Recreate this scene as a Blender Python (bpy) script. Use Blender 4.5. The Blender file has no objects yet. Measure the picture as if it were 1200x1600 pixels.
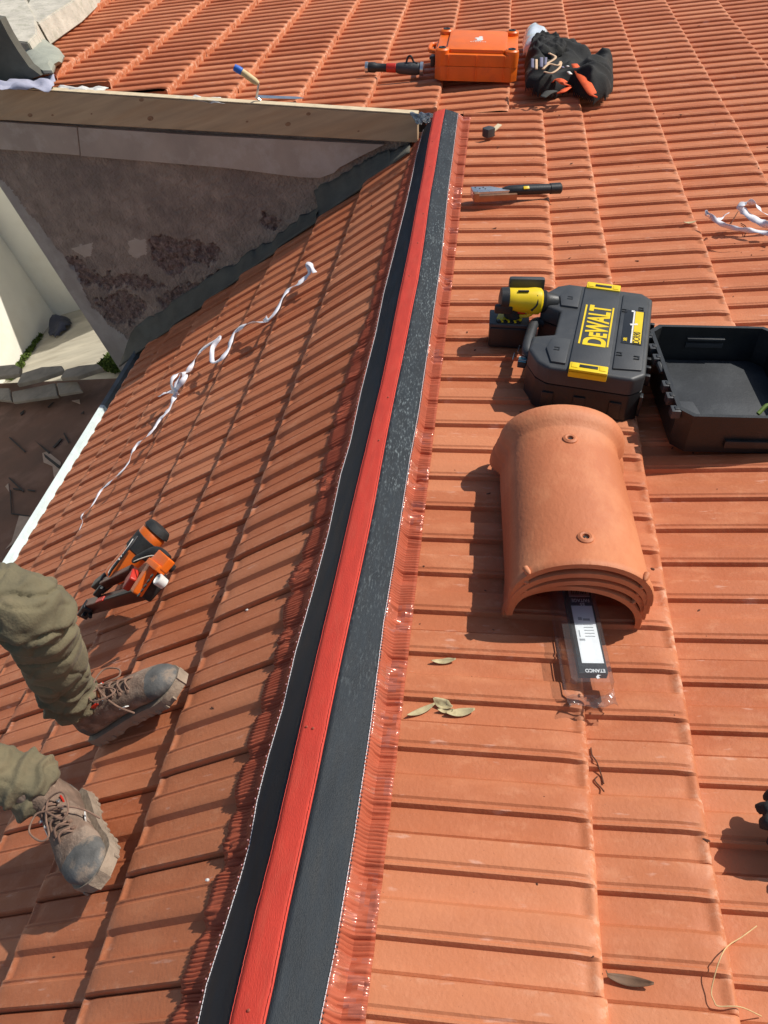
import bpy, bmesh, math, random
import numpy as np
from mathutils import Vector, Matrix, noise
random.seed(7); rng = np.random.default_rng(7)
D = bpy.data; SC = bpy.context.scene; COL = SC.collection
R = math.radians; PI = math.pi

# ------------------------------------------------------------------ camera, sky, sun, exposure
CAMR = Matrix(((0.9352341137735721, 0.11683806251963427, -0.33419458341035263),
               (0.16858894906750416, 0.6830917967249499, 0.7106077423581831),
               (0.31131161026610554, -0.720926115766198, 0.6191531449647872)))
CAMP = Vector((0.6023673535, 0.0, 1.1258041408)); FPX = 1278.0
cam = D.objects.new('camera', D.cameras.new('camera')); COL.objects.link(cam)
cam.matrix_world = Matrix.Translation(CAMP) @ CAMR.transposed().to_4x4()
cam.data.sensor_fit = 'VERTICAL'; cam.data.sensor_height = 36; cam.data.lens = FPX/1600*36
cam.data.clip_start = .02; cam.data.clip_end = 500
SC.camera = cam
SUN = Vector((1.28, .44, 1.0)).normalized()
w = D.worlds.new('World'); SC.world = w; w.use_nodes = True
nt = w.node_tree; bg = nt.nodes['Background']; sky = nt.nodes.new('ShaderNodeTexSky')
sky.sky_type = 'NISHITA'; sky.sun_disc = False
sky.sun_elevation = math.asin(SUN.z); sky.sun_rotation = math.atan2(SUN.x, SUN.y)
nt.links.new(sky.outputs[0], bg.inputs[0]); bg.inputs[1].default_value = .09
sl = D.lights.new('sun', 'SUN'); sl.energy = 4.0; sl.angle = R(.5); sl.color = (1, .95, .87)
so = D.objects.new('sun', sl); COL.objects.link(so); so.rotation_euler = SUN.to_track_quat('Z', 'Y').to_euler()
so.location = (6, 2, 6)
SC.view_settings.view_transform = 'Standard'; SC.view_settings.look = 'None'
SC.view_settings.exposure = .14; SC.view_settings.gamma = 1
SC.render.resolution_x = 768; SC.render.resolution_y = 1024

# ------------------------------------------------------------------ measuring helpers
A = 0.33808398; CA, SA = math.cos(A), math.sin(A)          # roof pitch, both slopes
NR, NL = Vector((SA, 0, CA)), Vector((-SA, 0, CA))
def ray(x, y): return CAMR.transposed() @ Vector(((x-600)/FPX, -(y-800)/FPX, -1))
def on(x, y, n, p):
    d = ray(x, y); return CAMP + d*((p-CAMP).dot(n)/d.dot(n))
def at(x, y, s=1, off=0):                                  # point of a roof slope (1 right, -1 left), off above it
    n = NR if s > 0 else NL; return on(x, y, n, n*off)
def uv(P, s): return Vector((s*P.x*CA - P.z*SA, P.y))      # distance down the slope, distance along the ridge
def sp(u, v, s, h=0):                                      # slope coordinates -> world
    n = NR if s > 0 else NL; return Vector((s*u*CA, v, -u*SA)) + n*h
def frame(s, p1, p2, off=0, org=None):                     # matrix on a slope: x axis from p1 towards p2 (pixels of the photo)
    a, b = at(*p1, s, off), at(*p2, s, off); n = NR if s > 0 else NL
    x = (b-a).normalized(); y = n.cross(x)
    m = Matrix((x, y, n)).transposed().to_4x4(); m.translation = a if org is None else org
    return m
def sphere_pt(x, y, c, r):                                 # nearer point of the view ray at distance r from c
    d = ray(x, y).normalized(); t = (c-CAMP).dot(d); q = CAMP+d*t; e = (q-c).length
    return q - d*math.sqrt(max(r*r-e*e, 0))
def lerp_tab(tab, x): return float(np.interp(x, [t[0] for t in tab], [t[1] for t in tab]))

# ------------------------------------------------------------------ object helpers
def tag(o, label=None, cat=None, group=None, kind=None):
    if label: o['label'] = label
    if cat: o['category'] = cat
    if group: o['group'] = group
    if kind: o['kind'] = kind
    return o
def empty(name, mat=None, label=None, cat=None, group=None, parent=None):
    o = D.objects.new(name, None); COL.objects.link(o); o.empty_display_size = .05
    if mat is not None: o.matrix_world = mat
    if parent: o.parent = parent
    return tag(o, label, cat, group)
def link(name, me, m, parent=None, smooth=True, angle=35):
    if isinstance(m, (list, tuple)):
        for k in m: me.materials.append(k)
    elif m: me.materials.append(m)
    if smooth:
        me.polygons.foreach_set('use_smooth', [True]*len(me.polygons))
        me.set_sharp_from_angle(angle=R(angle))
    o = D.objects.new(name, me); COL.objects.link(o)
    if parent: o.parent = parent
    return o
def obj(name, bm, m, parent=None, smooth=True, angle=35, mw=None):
    bmesh.ops.recalc_face_normals(bm, faces=bm.faces)
    me = D.meshes.new(name); bm.to_mesh(me); bm.free()
    o = link(name, me, m, parent, smooth, angle)
    if mw is not None: o.matrix_world = mw
    return o
def BM(): return bmesh.new()
def M(loc=(0, 0, 0), rot=(0, 0, 0)):
    from mathutils import Euler
    return Matrix.Translation(loc) @ Euler([R(a) for a in rot]).to_matrix().to_4x4()
def box(bm, c, s, bev=0, rot=(0, 0, 0), seg=2, mi=0, mat=None):
    r = bmesh.ops.create_cube(bm, size=1, matrix=Matrix.Diagonal((s[0], s[1], s[2], 1)))
    vs = r['verts']
    if bev:
        es = list({e for v in vs for e in v.link_edges})
        rb = bmesh.ops.bevel(bm, geom=es, offset=bev, segments=seg, affect='EDGES', profile=.6)
        vs = list({v for f in rb['faces'] for v in f.verts} | {v for v in vs if v.is_valid})
    mm = M(c, rot)
    if mat is not None: mm = mat @ mm
    bmesh.ops.transform(bm, matrix=mm, verts=vs)
    for f in {f for v in vs for f in v.link_faces}: f.material_index = mi
    return vs
def prism(bm, pts, z0, z1, bev=0, seg=2, mi=0, mat=None, inset=0):    # pts in xy, extruded in z, top edges rounded
    vs = [bm.verts.new((p[0], p[1], z0)) for p in pts]; f = bm.faces.new(vs)
    r = bmesh.ops.extrude_face_region(bm, geom=[f])
    top = [v for v in r['geom'] if isinstance(v, bmesh.types.BMVert)]
    cx = sum(p[0] for p in pts)/len(pts); cy = sum(p[1] for p in pts)/len(pts)
    for v in top:
        v.co.z = z1
        if inset: v.co.x = cx+(v.co.x-cx)*(1-inset); v.co.y = cy+(v.co.y-cy)*(1-inset)
    allv = vs+top
    if bev:
        tf = [x for x in r['geom'] if isinstance(x, bmesh.types.BMFace)]
        es = list({e for v in top for e in v.link_edges})
        rb = bmesh.ops.bevel(bm, geom=es, offset=bev, segments=seg, affect='EDGES', profile=.6)
        allv = list({v for f in rb['faces'] for v in f.verts} | {v for v in allv if v.is_valid})
    fs = {f for v in allv for f in v.link_faces}
    for f in fs: f.material_index = mi
    if mat is not None: bmesh.ops.transform(bm, matrix=mat, verts=allv)
    return allv
def rings(bm, rs, cap=True, mi=0, closed=False):           # rs: list of lists of points, skinned into a surface
    V = [[bm.verts.new(p) for p in r] for r in rs]; n = len(V[0])
    pairs = list(zip(V, V[1:])) + ([(V[-1], V[0])] if closed else [])
    for a, b in pairs:
        for i in range(n):
            bm.faces.new((a[i], a[(i+1) % n], b[(i+1) % n], b[i])).material_index = mi
    if cap and not closed:
        bm.faces.new(V[0]).material_index = mi; bm.faces.new(V[-1]).material_index = mi
    return V
def tube(bm, pts, rad, seg=8, mi=0, cap=True, flat=1, up=None):
    pts = [Vector(p) for p in pts]; n = len(pts); rs = []
    u = None
    for i, p in enumerate(pts):
        t = (pts[min(i+1, n-1)]-pts[max(i-1, 0)]).normalized()
        if u is None:
            u = Vector(up) if up else (Vector((0, 0, 1)) if abs(t.z) < .9 else Vector((1, 0, 0)))
        u = (u - t*u.dot(t)).normalized(); b = t.cross(u)
        r = rad[i] if isinstance(rad, (list, tuple)) else rad
        rs.append([p + (b*math.cos(k*2*PI/seg) + u*math.sin(k*2*PI/seg)*flat)*r for k in range(seg)])
    return rings(bm, rs, cap, mi)
def smooth_pts(pts, n=8):
    P = [Vector(p) for p in pts]; P = [P[0]*2-P[1]] + P + [P[-1]*2-P[-2]]; out = []
    for i in range(1, len(P)-2):
        for k in range(n):
            t = k/n; a, b, c, d = P[i-1:i+3]
            out.append(.5*((2*b)+(c-a)*t+(2*a-5*b+4*c-d)*t*t+(-a+3*b-3*c+d)*t**3))
    return out + [P[-2]]
def lathe(bm, prof, seg=24, mat=None, mi=0, cap=True):     # prof: (radius, z)
    rs = [[Vector((r*math.cos(k*2*PI/seg), r*math.sin(k*2*PI/seg), z)) for k in range(seg)] for r, z in prof]
    if mat is not None: rs = [[mat @ p for p in r] for r in rs]
    return rings(bm, rs, cap, mi)
def grid(bm, fn, nu, nv, mi=0):
    V = [[bm.verts.new(fn(i/nu, j/nv)) for j in range(nv+1)] for i in range(nu+1)]
    for i in range(nu):
        for j in range(nv): bm.faces.new((V[i][j], V[i+1][j], V[i+1][j+1], V[i][j+1])).material_index = mi
    return V
def thicken(o, t, off=-1):
    md = o.modifiers.new('thickness', 'SOLIDIFY'); md.thickness = t; md.offset = off; return o
def text(name, s, size, m, parent, mw, ext=.0004, sx=1, bold=0):
    cu = D.curves.new(name, 'FONT'); cu.body = s; cu.size = size; cu.extrude = ext; cu.align_x = 'CENTER'; cu.align_y = 'CENTER'; cu.offset = bold
    t = D.objects.new('tmp', cu); COL.objects.link(t)
    me = D.meshes.new_from_object(t.evaluated_get(bpy.context.evaluated_depsgraph_get())); D.objects.remove(t); D.curves.remove(cu)
    me.name = name; me.transform(mw @ Matrix.Diagonal((sx, 1, 1, 1)))
    me.materials.clear()
    return link(name, me, m, parent, False)

# ------------------------------------------------------------------ materials
def nodes(m):
    m.use_nodes = True; return m.node_tree, m.node_tree.nodes['Principled BSDF']
def mat(name, c, rough=.6, var=.15, scale=12, bump=.0, bscale=200, metal=0, c2=None, c2amt=.0, c2scale=5, spec=.5, coat=0, rvar=.1, sheen=0, stretch=(1, 1, 1), trans=0, c2lo=.5, det=5):
    m = D.materials.new(name); t, b = nodes(m); N = t.nodes; L = t.links
    tc = N.new('ShaderNodeTexCoord'); mp = N.new('ShaderNodeMapping'); mp.inputs['Scale'].default_value = stretch
    L.new(tc.outputs['Object'], mp.inputs[0])
    n1 = N.new('ShaderNodeTexNoise'); n1.inputs['Scale'].default_value = scale; n1.inputs['Detail'].default_value = det; L.new(mp.outputs[0], n1.inputs['Vector'])
    cr = N.new('ShaderNodeMapRange'); cr.inputs[1].default_value = .25; cr.inputs[2].default_value = .75
    cr.inputs[3].default_value = 1-var; cr.inputs[4].default_value = 1+var; L.new(n1.outputs[0], cr.inputs[0])
    mx = N.new('ShaderNodeMix'); mx.data_type = 'RGBA'; mx.blend_type = 'MULTIPLY'; mx.inputs[0].default_value = 1
    mx.inputs[6].default_value = (*c, 1); cc = N.new('ShaderNodeCombineColor')
    for k in range(3): L.new(cr.outputs[0], cc.inputs[k])
    L.new(cc.outputs[0], mx.inputs[7]); col = mx.outputs[2]
    if c2:
        n2 = N.new('ShaderNodeTexNoise'); n2.inputs['Scale'].default_value = c2scale; n2.inputs['Detail'].default_value = 6; n2.inputs['Roughness'].default_value = .65
        L.new(mp.outputs[0], n2.inputs['Vector'])
        r2 = N.new('ShaderNodeMapRange'); r2.inputs[1].default_value = c2lo; r2.inputs[2].default_value = c2lo+.13; r2.inputs[4].default_value = c2amt
        L.new(n2.outputs[0], r2.inputs[0]); m2 = N.new('ShaderNodeMix'); m2.data_type = 'RGBA'
        L.new(r2.outputs[0], m2.inputs[0]); L.new(col, m2.inputs[6]); m2.inputs[7].default_value = (*c2, 1); col = m2.outputs[2]
    L.new(col, b.inputs['Base Color'])
    rr = N.new('ShaderNodeMapRange'); rr.inputs[3].default_value = max(rough-rvar, .02); rr.inputs[4].default_value = min(rough+rvar, 1); L.new(n1.outputs[0], rr.inputs[0])
    L.new(rr.outputs[0], b.inputs['Roughness'])
    b.inputs['Metallic'].default_value = metal; b.inputs['Specular IOR Level'].default_value = spec; b.inputs['Coat Weight'].default_value = coat
    b.inputs['Sheen Weight'].default_value = sheen; b.inputs['Transmission Weight'].default_value = trans
    if bump:
        n3 = N.new('ShaderNodeTexNoise'); n3.inputs['Scale'].default_value = bscale; n3.inputs['Detail'].default_value = 4; L.new(mp.outputs[0], n3.inputs['Vector'])
        bp = N.new('ShaderNodeBump'); bp.inputs['Strength'].default_value = 1; bp.inputs['Distance'].default_value = bump
        L.new(n3.outputs[0], bp.inputs['Height']); L.new(bp.outputs[0], b.inputs['Normal'])
    return m
def tile_mat():
    m = D.materials.new('fired_clay'); t, b = nodes(m); N = t.nodes; L = t.links
    tc = N.new('ShaderNodeTexCoord'); at_ = N.new('ShaderNodeAttribute'); at_.attribute_name = 'tone'
    def nz(sc, det=5, st=(1, 1, 1), rg=.55):
        mp = N.new('ShaderNodeMapping'); mp.inputs['Scale'].default_value = st; L.new(tc.outputs['Object'], mp.inputs[0])
        n = N.new('ShaderNodeTexNoise'); n.inputs['Scale'].default_value = sc; n.inputs['Detail'].default_value = det; n.inputs['Roughness'].default_value = rg
        L.new(mp.outputs[0], n.inputs['Vector']); return n.outputs[0]
    def rng_(v, a, b_, c, d):
        r = N.new('ShaderNodeMapRange'); r.inputs[1].default_value = a; r.inputs[2].default_value = b_; r.inputs[3].default_value = c; r.inputs[4].default_value = d
        L.new(v, r.inputs[0]); return r.outputs[0]
    def mixc(f, a, c, typ='MIX'):
        x = N.new('ShaderNodeMix'); x.data_type = 'RGBA'; x.blend_type = typ
        if isinstance(f, float): x.inputs[0].default_value = f
        else: L.new(f, x.inputs[0])
        for k, q in ((6, a), (7, c)):
            if isinstance(q, tuple): x.inputs[k].default_value = (*q, 1)
            else: L.new(q, x.inputs[k])
        return x.outputs[2]
    c = mixc(rng_(at_.outputs['Fac'], 0, 1, 0, 1), (.44, .128, .050), (.58, .215, .100))
    c = mixc(rng_(nz(2.2, 3), .35, .7, 0, .55), c, (.46, .135, .055))
    c = mixc(rng_(nz(9, 6, (1, 2.5, 1)), .5, .72, 0, .6), c, (.60, .225, .105))
    c = mixc(rng_(nz(16, 8, (1, 1.6, 1), .7), .55, .70, 0, .5), c, (.61, .26, .135))        # pale dusty bloom
    c = mixc(rng_(nz(55, 3, (.25, 1, .25)), .66, .74, 0, .45), c, (.70, .42, .32))           # pale scuffs along the slope
    c = mixc(rng_(nz(260, 2), .70, .78, 0, .55), c, (.20, .07, .04))                         # dark specks
    ed = N.new('ShaderNodeAttribute'); ed.attribute_name = 'edge'; mm = N.new('ShaderNodeMath'); mm.operation = 'MULTIPLY'
    L.new(ed.outputs['Fac'], mm.inputs[0]); L.new(rng_(nz(38, 5, (1, 1, 1), .7), .50, .62, 0, .75), mm.inputs[1]); c = mixc(mm.outputs[0], c, (.72, .42, .28))   # pale worn nose edges
    L.new(c, b.inputs['Base Color'])
    L.new(rng_(nz(25), .3, .7, .55, .8), b.inputs['Roughness']); b.inputs['Specular IOR Level'].default_value = .35
    bp = N.new('ShaderNodeBump'); bp.inputs['Distance'].default_value = .0012; bp.inputs['Strength'].default_value = .8; L.new(nz(120, 6), bp.inputs['Height'])
    b2 = N.new('ShaderNodeBump'); b2.inputs['Distance'].default_value = .006; b2.inputs['Strength'].default_value = .5; L.new(nz(9, 2, (.4, 1, .4)), b2.inputs['Height'])
    L.new(bp.outputs[0], b2.inputs['Normal']); L.new(b2.outputs[0], b.inputs['Normal'])
    return m
CLAY = tile_mat()
DECK = mat('dark_underlay', (.035, .028, .025), .9)
NAVY = mat('woven_dark_band', (.012, .021, .031), .62, .35, 60, .0008, 900, stretch=(1, .25, 1), rvar=.1, spec=.25)
NAVYS = mat('scuffed_dark_band', (.017, .023, .029), .6, .35, 60, .0009, 900, c2=(.21, .25, .26), c2amt=.8, c2scale=260, c2lo=.53, stretch=(1, .25, 1), rvar=.14, spec=.3)
def scuff_far(m):                                          # the woven band is rubbed white along its far part, hardly at all near its near end
    t, b = nodes(m); N = t.nodes; L = t.links; tc = N.new('ShaderNodeTexCoord'); sx = N.new('ShaderNodeSeparateXYZ'); L.new(tc.outputs['Object'], sx.inputs[0])
    r = N.new('ShaderNodeMapRange'); r.inputs[1].default_value = .7; r.inputs[2].default_value = 1.5; r.inputs[3].default_value = .05; r.inputs[4].default_value = .95; L.new(sx.outputs[1], r.inputs[0])
    n = N.new('ShaderNodeTexNoise'); n.inputs['Scale'].default_value = 9; n.inputs['Detail'].default_value = 5; L.new(tc.outputs['Object'], n.inputs['Vector'])
    r2 = N.new('ShaderNodeMapRange'); r2.inputs[1].default_value = .38; r2.inputs[2].default_value = .62; r2.inputs[3].default_value = .15; L.new(n.outputs[0], r2.inputs[0])
    mu = N.new('ShaderNodeMath'); mu.operation = 'MULTIPLY'; L.new(r.outputs[0], mu.inputs[0]); L.new(r2.outputs[0], mu.inputs[1])
    for x in list(N):
        if x.type == 'MIX' and x.blend_type == 'MIX' and x.inputs[0].is_linked:
            src = x.inputs[0].links[0].from_socket; m2 = N.new('ShaderNodeMath'); m2.operation = 'MULTIPLY'; L.new(src, m2.inputs[0]); L.new(mu.outputs[0], m2.inputs[1]); L.new(m2.outputs[0], x.inputs[0])
scuff_far(NAVYS)
RED = mat('woven_red_band', (.60, .048, .026), .75, .10, 60, .0009, 700, c2=(.60, .10, .055), c2amt=.22, c2scale=50, stretch=(1, .25, 1), rvar=.12)
FOIL = mat('terracotta_foil', (.42, .098, .048), .68, .15, 30, .0004, 120, rvar=.08, spec=.25)
FOILS = mat('shiny_crushed_foil', (.50, .14, .08), .20, .15, 30, .0003, 120, metal=.2, coat=.8, rvar=.05)
STITCH = mat('pale_thread', (.66, .64, .66), .8)
PINK = mat('pink_thread', (.62, .30, .30), .8)
WOODB = mat('planed_timber', (.48, .34, .205), .8, .18, 9, .001, 120, c2=(.44, .27, .14), c2amt=.5, c2scale=3, stretch=(.35, 1, 4))
KNOT = mat('timber_knot', (.30, .165, .085), .7, c2=(.18, .08, .04), c2amt=.8, c2scale=60)
PALE = mat('pale_sawn_edge', (.62, .50, .33), .8, .15, 30)
BAND = mat('pinkish_gypsum_strip', (.42, .34, .275), .85, .16, 5, .001, 90, c2=(.54, .47, .41), c2amt=.5, c2scale=7)
REND = mat('rough_brown_render', (.30, .232, .185), .95, .3, 14, .012, 70, c2=(.20, .155, .13), c2amt=.75, c2scale=3.2)
PLAST = mat('smooth_grey_render', (.38, .34, .30), .9, .18, 9, .0015, 60, c2=(.28, .24, .20), c2amt=.5, c2scale=5)
STONE = mat('rubble_stone', (.19, .13, .108), .95, .6, 60, .010, 90, c2=(.36, .28, .23), c2amt=.7, c2scale=45, c2lo=.56)
MORT = mat('dark_mortar', (.105, .100, .080), .92, .25, 9, .002, 60, c2=(.13, .13, .105), c2amt=.5, c2scale=6)
MORTL = mat('grey_green_mortar', (.33, .34, .28), .9, .14, 10, .0015, 70, c2=(.24, .25, .20), c2amt=.4, c2scale=7)
COPE = mat('weathered_concrete', (.52, .48, .40), .9, .18, 14, .003, 80, c2=(.33, .32, .24), c2amt=.6, c2scale=16)
GUTT = mat('painted_white_metal', (.70, .78, .76), .45, .10, 12, .0008, 60, c2=(.52, .62, .60), c2amt=.5, c2scale=14)
GREYM = mat('old_zinc', (.20, .23, .23), .55, .3, 12, .001, 40, metal=.3)
CREAM = mat('cream_render', (.82, .79, .69), .9, .06, 2.5, .0015, 60, c2=(.70, .63, .50), c2amt=.35, c2scale=1.2)
FELT = mat('brown_roofing_felt', (.165, .078, .048), .88, .28, 3.5, .002, 160, c2=(.26, .14, .095), c2amt=.6, c2scale=3)
SLATE = mat('old_grey_tile', (.25, .215, .17), .9, .3, 7, .003, 40, c2=(.32, .28, .22), c2amt=.6, c2scale=9)
SLAB = mat('weathered_slab', (.46, .42, .33), .9, .2, 2.5, .003, 30, c2=(.33, .29, .22), c2amt=.6, c2scale=3, stretch=(.5, 3, 1))
MOSS = mat('moss', (.085, .13, .018), .95, .4, 60, .004, 60)
TORN = mat('torn_pale_board', (.48, .34, .25), .9, .15, 20)

# ------------------------------------------------------------------ the tiled roof
TW = 0.20808; GAUGE = .34; NOSE_R = .63595; NOSE_L = [.505, .812, 1.115, 1.419, 1.722, 2.026, 2.295]; PH_R, PH_L = .80988, .5950
TILT = math.tan(R(6.6)); TOP = math.tan(R(3.4)); PAN = .0118
PROF = [(0, -.016), (.006, -.004), (.018, -.0005), (.06, 0), (.15, 0), (.200, 0), (.218, -.0030), (.232, -.0034), (.246, -.0012), (.262, -.0014), (.272, -.006), (.281, -PAN), (.33, -PAN), (.41, -PAN-.0006),
        (.475, -PAN), (.515, -.0015), (.53, -.0002), (.60, 0), (.66, 0), (.700, 0), (.718, -.0030), (.732, -.0034), (.746, -.0012), (.762, -.0014), (.772, -.006), (.781, -PAN), (.85, -PAN), (.93, -PAN), (.972, -PAN+.001), (.990, -PAN-.002), (.996, -.019)]
def sm(a, b, x): t = min(max((x-a)/(b-a), 0), 1); return t*t*(3-2*t)
RN = .031
def nose_drop(d):                                          # d: distance up the slope from the nose
    z = 0
    if d < .055: z -= .008*(1-d/.055)**2
    if d < .013: x = 1-d/.013; z -= .011*(1-math.sqrt(max(1-x*x, 0)))
    return z
def tile_h(d, ph, tl=None):                                         # height of the tile top over the line of noses
    k = 1 - .8*(1-sm(.0, .026, d))
    return -d*(tl or TILT) + ph*k + nose_drop(d)
def surf(s, P_or_u, v=None):                               # height of the tiled surface at slope coordinates
    u = P_or_u; base, ph = (NOSE_R, PH_R) if s > 0 else (0, PH_L)
    tl = None
    if s > 0 and u < .4545 and v < 4.05: d = .4545-u; tl = TOP
    elif s < 0:
        d = min([x-u for x in NOSE_L if x >= u] or [0]); tl = TOP if u < NOSE_L[0] else None
    else:
        k = math.ceil((u-base)/GAUGE-1e-9); k = max(k, -9 if s > 0 else 0); d = base+k*GAUGE-u
    f = ((ph-v)/TW) % 1 if s > 0 else ((v-ph)/TW) % 1
    return tile_h(d, float(np.interp(f, [p[0] for p in PROF], [p[1] for p in PROF])), tl)
US = [.40, .33, .30, .275, .25, .225, .2, .12, .07, .046, .036, .0312, .026, .021, .0165, .0125, .009, .006, .0035, .0018, .0006, 0, 0]
def slope_mesh(name, s, courses, parent, label):
    V = []; F = []; E_ = []; tone = []; nP = len(PROF); trng = random.Random(5 if s > 0 else 9)
    for un, ud, v0, v1, cut in courses:                    # nose, visible depth, from, to, straight cut?
        ph = PH_R if s > 0 else PH_L; tls = TOP if un in (.4545, NOSE_L[0]) else TILT
        i0 = math.floor((v0-ph)/TW); i1 = math.ceil((v1-ph)/TW)
        for i in range(i0, i1):
            a, b = ph+i*TW, ph+(i+1)*TW
            if cut and b < v0+.03: continue
            if not cut and (a < v0-TW*.5): continue
            if a > v1-.02: continue
            dz = trng.uniform(-.0012, .0012); du = trng.uniform(-.0022, .0022); tl = trng.uniform(-.004, .004); tn = trng.random(); yw = trng.uniform(-.0035, .0035)
            # PROF runs from the far joint (s>0) or near joint (s<0)
            start = len(V)//3 if False else len(V)
            us = [min(x, ud+.03) for x in US]
            for r_, d in enumerate(us):
                skirt_end = (r_ == len(us)-1)
                for q in range(-1, nP+1):
                    f, h = PROF[min(max(q, 0), nP-1)]
                    v = (b - f*TW) if s > 0 else (a + f*TW)
                    v = max(v, v0) if cut else v
                    z = tile_h(d, h, tls) + dz + (v-a)*tl
                    if skirt_end: z = -.060
                    if q in (-1, nP): z = min(z, -d*tls-.036)
                    V.append(sp(un-d+du+(v-a)*yw, v, s, z)); E_.append(max(1-d/.022, 0) if d < .022 else (.35 if (abs(h) < .0008 and q < 3) else 0))
            w_ = nP+2
            for r_ in range(len(us)-1):
                for q in range(w_-1):
                    k = start+r_*w_+q
                    F.append((k, k+1, k+w_+1, k+w_) if s > 0 else (k, k+w_, k+w_+1, k+1)); tone.append(tn)
    me = D.meshes.new(name); me.from_pydata([tuple(v) for v in V], [], F)
    at_ = me.attributes.new('tone', 'FLOAT', 'FACE'); at_.data.foreach_set('value', tone)
    a2 = me.attributes.new('edge', 'FLOAT', 'POINT'); a2.data.foreach_set('value', E_)
    me.validate()
    o = link(name, me, CLAY, parent, True, 24); o['label'] = label; return o
roof = empty('tiled_roof', None, 'terracotta interlocking tile roof with two slopes meeting at the ridge', 'roof')
START = {-1: 4.10, -2: 4.130, -3: 4.085, -4: 4.125, -5: 4.175, -6: 4.262, -7: 4.375, -8: 4.49, -9: 4.60}
RC = [(.4545, .34, .19, 4.118, False)]
for k in range(-9, 6):
    un = NOSE_R+k*GAUGE
    if k < 0: RC.append((un, GAUGE+.02, START[k], 8.4, True))
    elif k == 0: RC.append((un, .24, .19, 4.1, False)); RC.append((un, GAUGE+.02, 4.13, 8.4, False))
    else: RC.append((un, GAUGE+.02, .19, 8.4, False))
LC = []
for k, un in enumerate(NOSE_L, 1):
    yend = 3.985 + .10*un - .02
    LC.append((un, GAUGE if k > 1 else .36, .0, yend, False))
slope_mesh('roof_slope', 1, RC, roof, 'sunlit slope right of the ridge, running on behind the timber board')
slope_mesh('roof_slope', -1, LC, roof, 'raking-lit slope left of the ridge, ending at the white gutter')
bm = BM()
def quadslab(bm, a, b, c, d, t, n):
    vs = [bm.verts.new(Vector(p)) for p in (a, b, c, d)] + [bm.verts.new(Vector(p)-n*t) for p in (a, b, c, d)]
    for f in ((0, 1, 2, 3), (7, 6, 5, 4), (0, 4, 5, 1), (1, 5, 6, 2), (2, 6, 7, 3), (3, 7, 4, 0)): bm.faces.new([vs[i] for i in f])
quadslab(bm, sp(-.0, -.2, 1, -.075), sp(2.3, -.2, 1, -.075), sp(2.3, 8.5, 1, -.075), sp(-.0, 8.5, 1, -.075), .05, NR)
quadslab(bm, sp(-2.62, 4.42, 1, -.075), sp(-.003, 4.12, 1, -.075), sp(-.003, 8.5, 1, -.075), sp(-2.62, 8.5, 1, -.075), .05, NR)
quadslab(bm, sp(.0, -.2, -1, -.075), sp(2.50, -.2, -1, -.075), sp(2.50, 4.2, -1, -.075), sp(.0, 4.0, -1, -.075), .05, NL)
obj('roof_deck', bm, DECK, roof, False)
# gutter: a white painted channel edge along the left eave
bm = BM()
ge0, ge1 = at(18, 868, -1), at(178, 592, -1)
gx = -2.40*CA; gz = -2.40*SA
secs = [(.13, .0), (.07, .004), (.064, -.010), (.055, -.055), (.02, -.075), (-.03, -.07), (-.05, -.04), (-.056, -.012), (-.085, .0), (-.085, .006), (-.05, -.004), (-.044, -.04), (-.02, -.064), (.02, -.069), (.05, -.05), (.06, -.005), (.07, .008), (.13, .006)]
def gsec(y): return [Vector((gx+.035+a*.62, y, gz-.012+b)) for a, b in secs]
ys = np.linspace(-.2, 3.62, 34)
rings(bm, [gsec(y) for y in ys])
gut = obj('gutter', bm, GUTT, roof); gut['label'] = 'white painted gutter along the left eave'
bm = BM(); rings(bm, [gsec(y) for y in np.linspace(3.621, 4.25, 6)])
g2 = obj('gutter_end', bm, GREYM, roof); g2['label'] = 'unpainted grey end of the gutter by the wall'

# ------------------------------------------------------------------ ridge underlay roll
def edge_tab(pix, s=None, off=.010, z=None):
    T = []
    for p in pix:
        P = at(*p, s, off) if s else on(*p, Vector((0, 0, 1)), Vector((0, 0, z)))
        T.append((P.y, P.x))
    T.sort(); return T
EL = edge_tab([(305, 1600), (318, 1540), (350, 1440), (372, 1370), (386, 1320), (398, 1250), (416, 1180), (440, 1100), (458, 1020), (484, 930), (511, 830), (530, 740), (545, 690), (562, 610), (585, 520), (597, 460), (615, 390), (635, 310), (650, 240), (659, 207)], -1, .006)
ER = edge_tab([(500, 1600), (525, 1480), (555, 1300), (580, 1130), (600, 970), (620, 850), (640, 720), (655, 640), (665, 570), (680, 470), (690, 400), (700, 300), (708, 240), (716, 177)], 1, .006)
ZR = .019
CL = edge_tab([(360, 1600), (373, 1540), (400, 1425), (427, 1320), (453, 1210), (479, 1100), (515, 945), (548, 800), (573, 700), (596, 600), (629, 440), (656, 300), (676, 187)], z=ZR)
CR = edge_tab([(414, 1600), (427, 1540), (449, 1425), (472, 1320), (496, 1210), (519, 1100), (552, 945), (582, 800), (601, 700), (620, 600), (653, 440), (673, 300), (692, 187)], z=ZR)
def ridge_z(x, y): return None
TY0, TY1 = .16, 4.02
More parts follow.
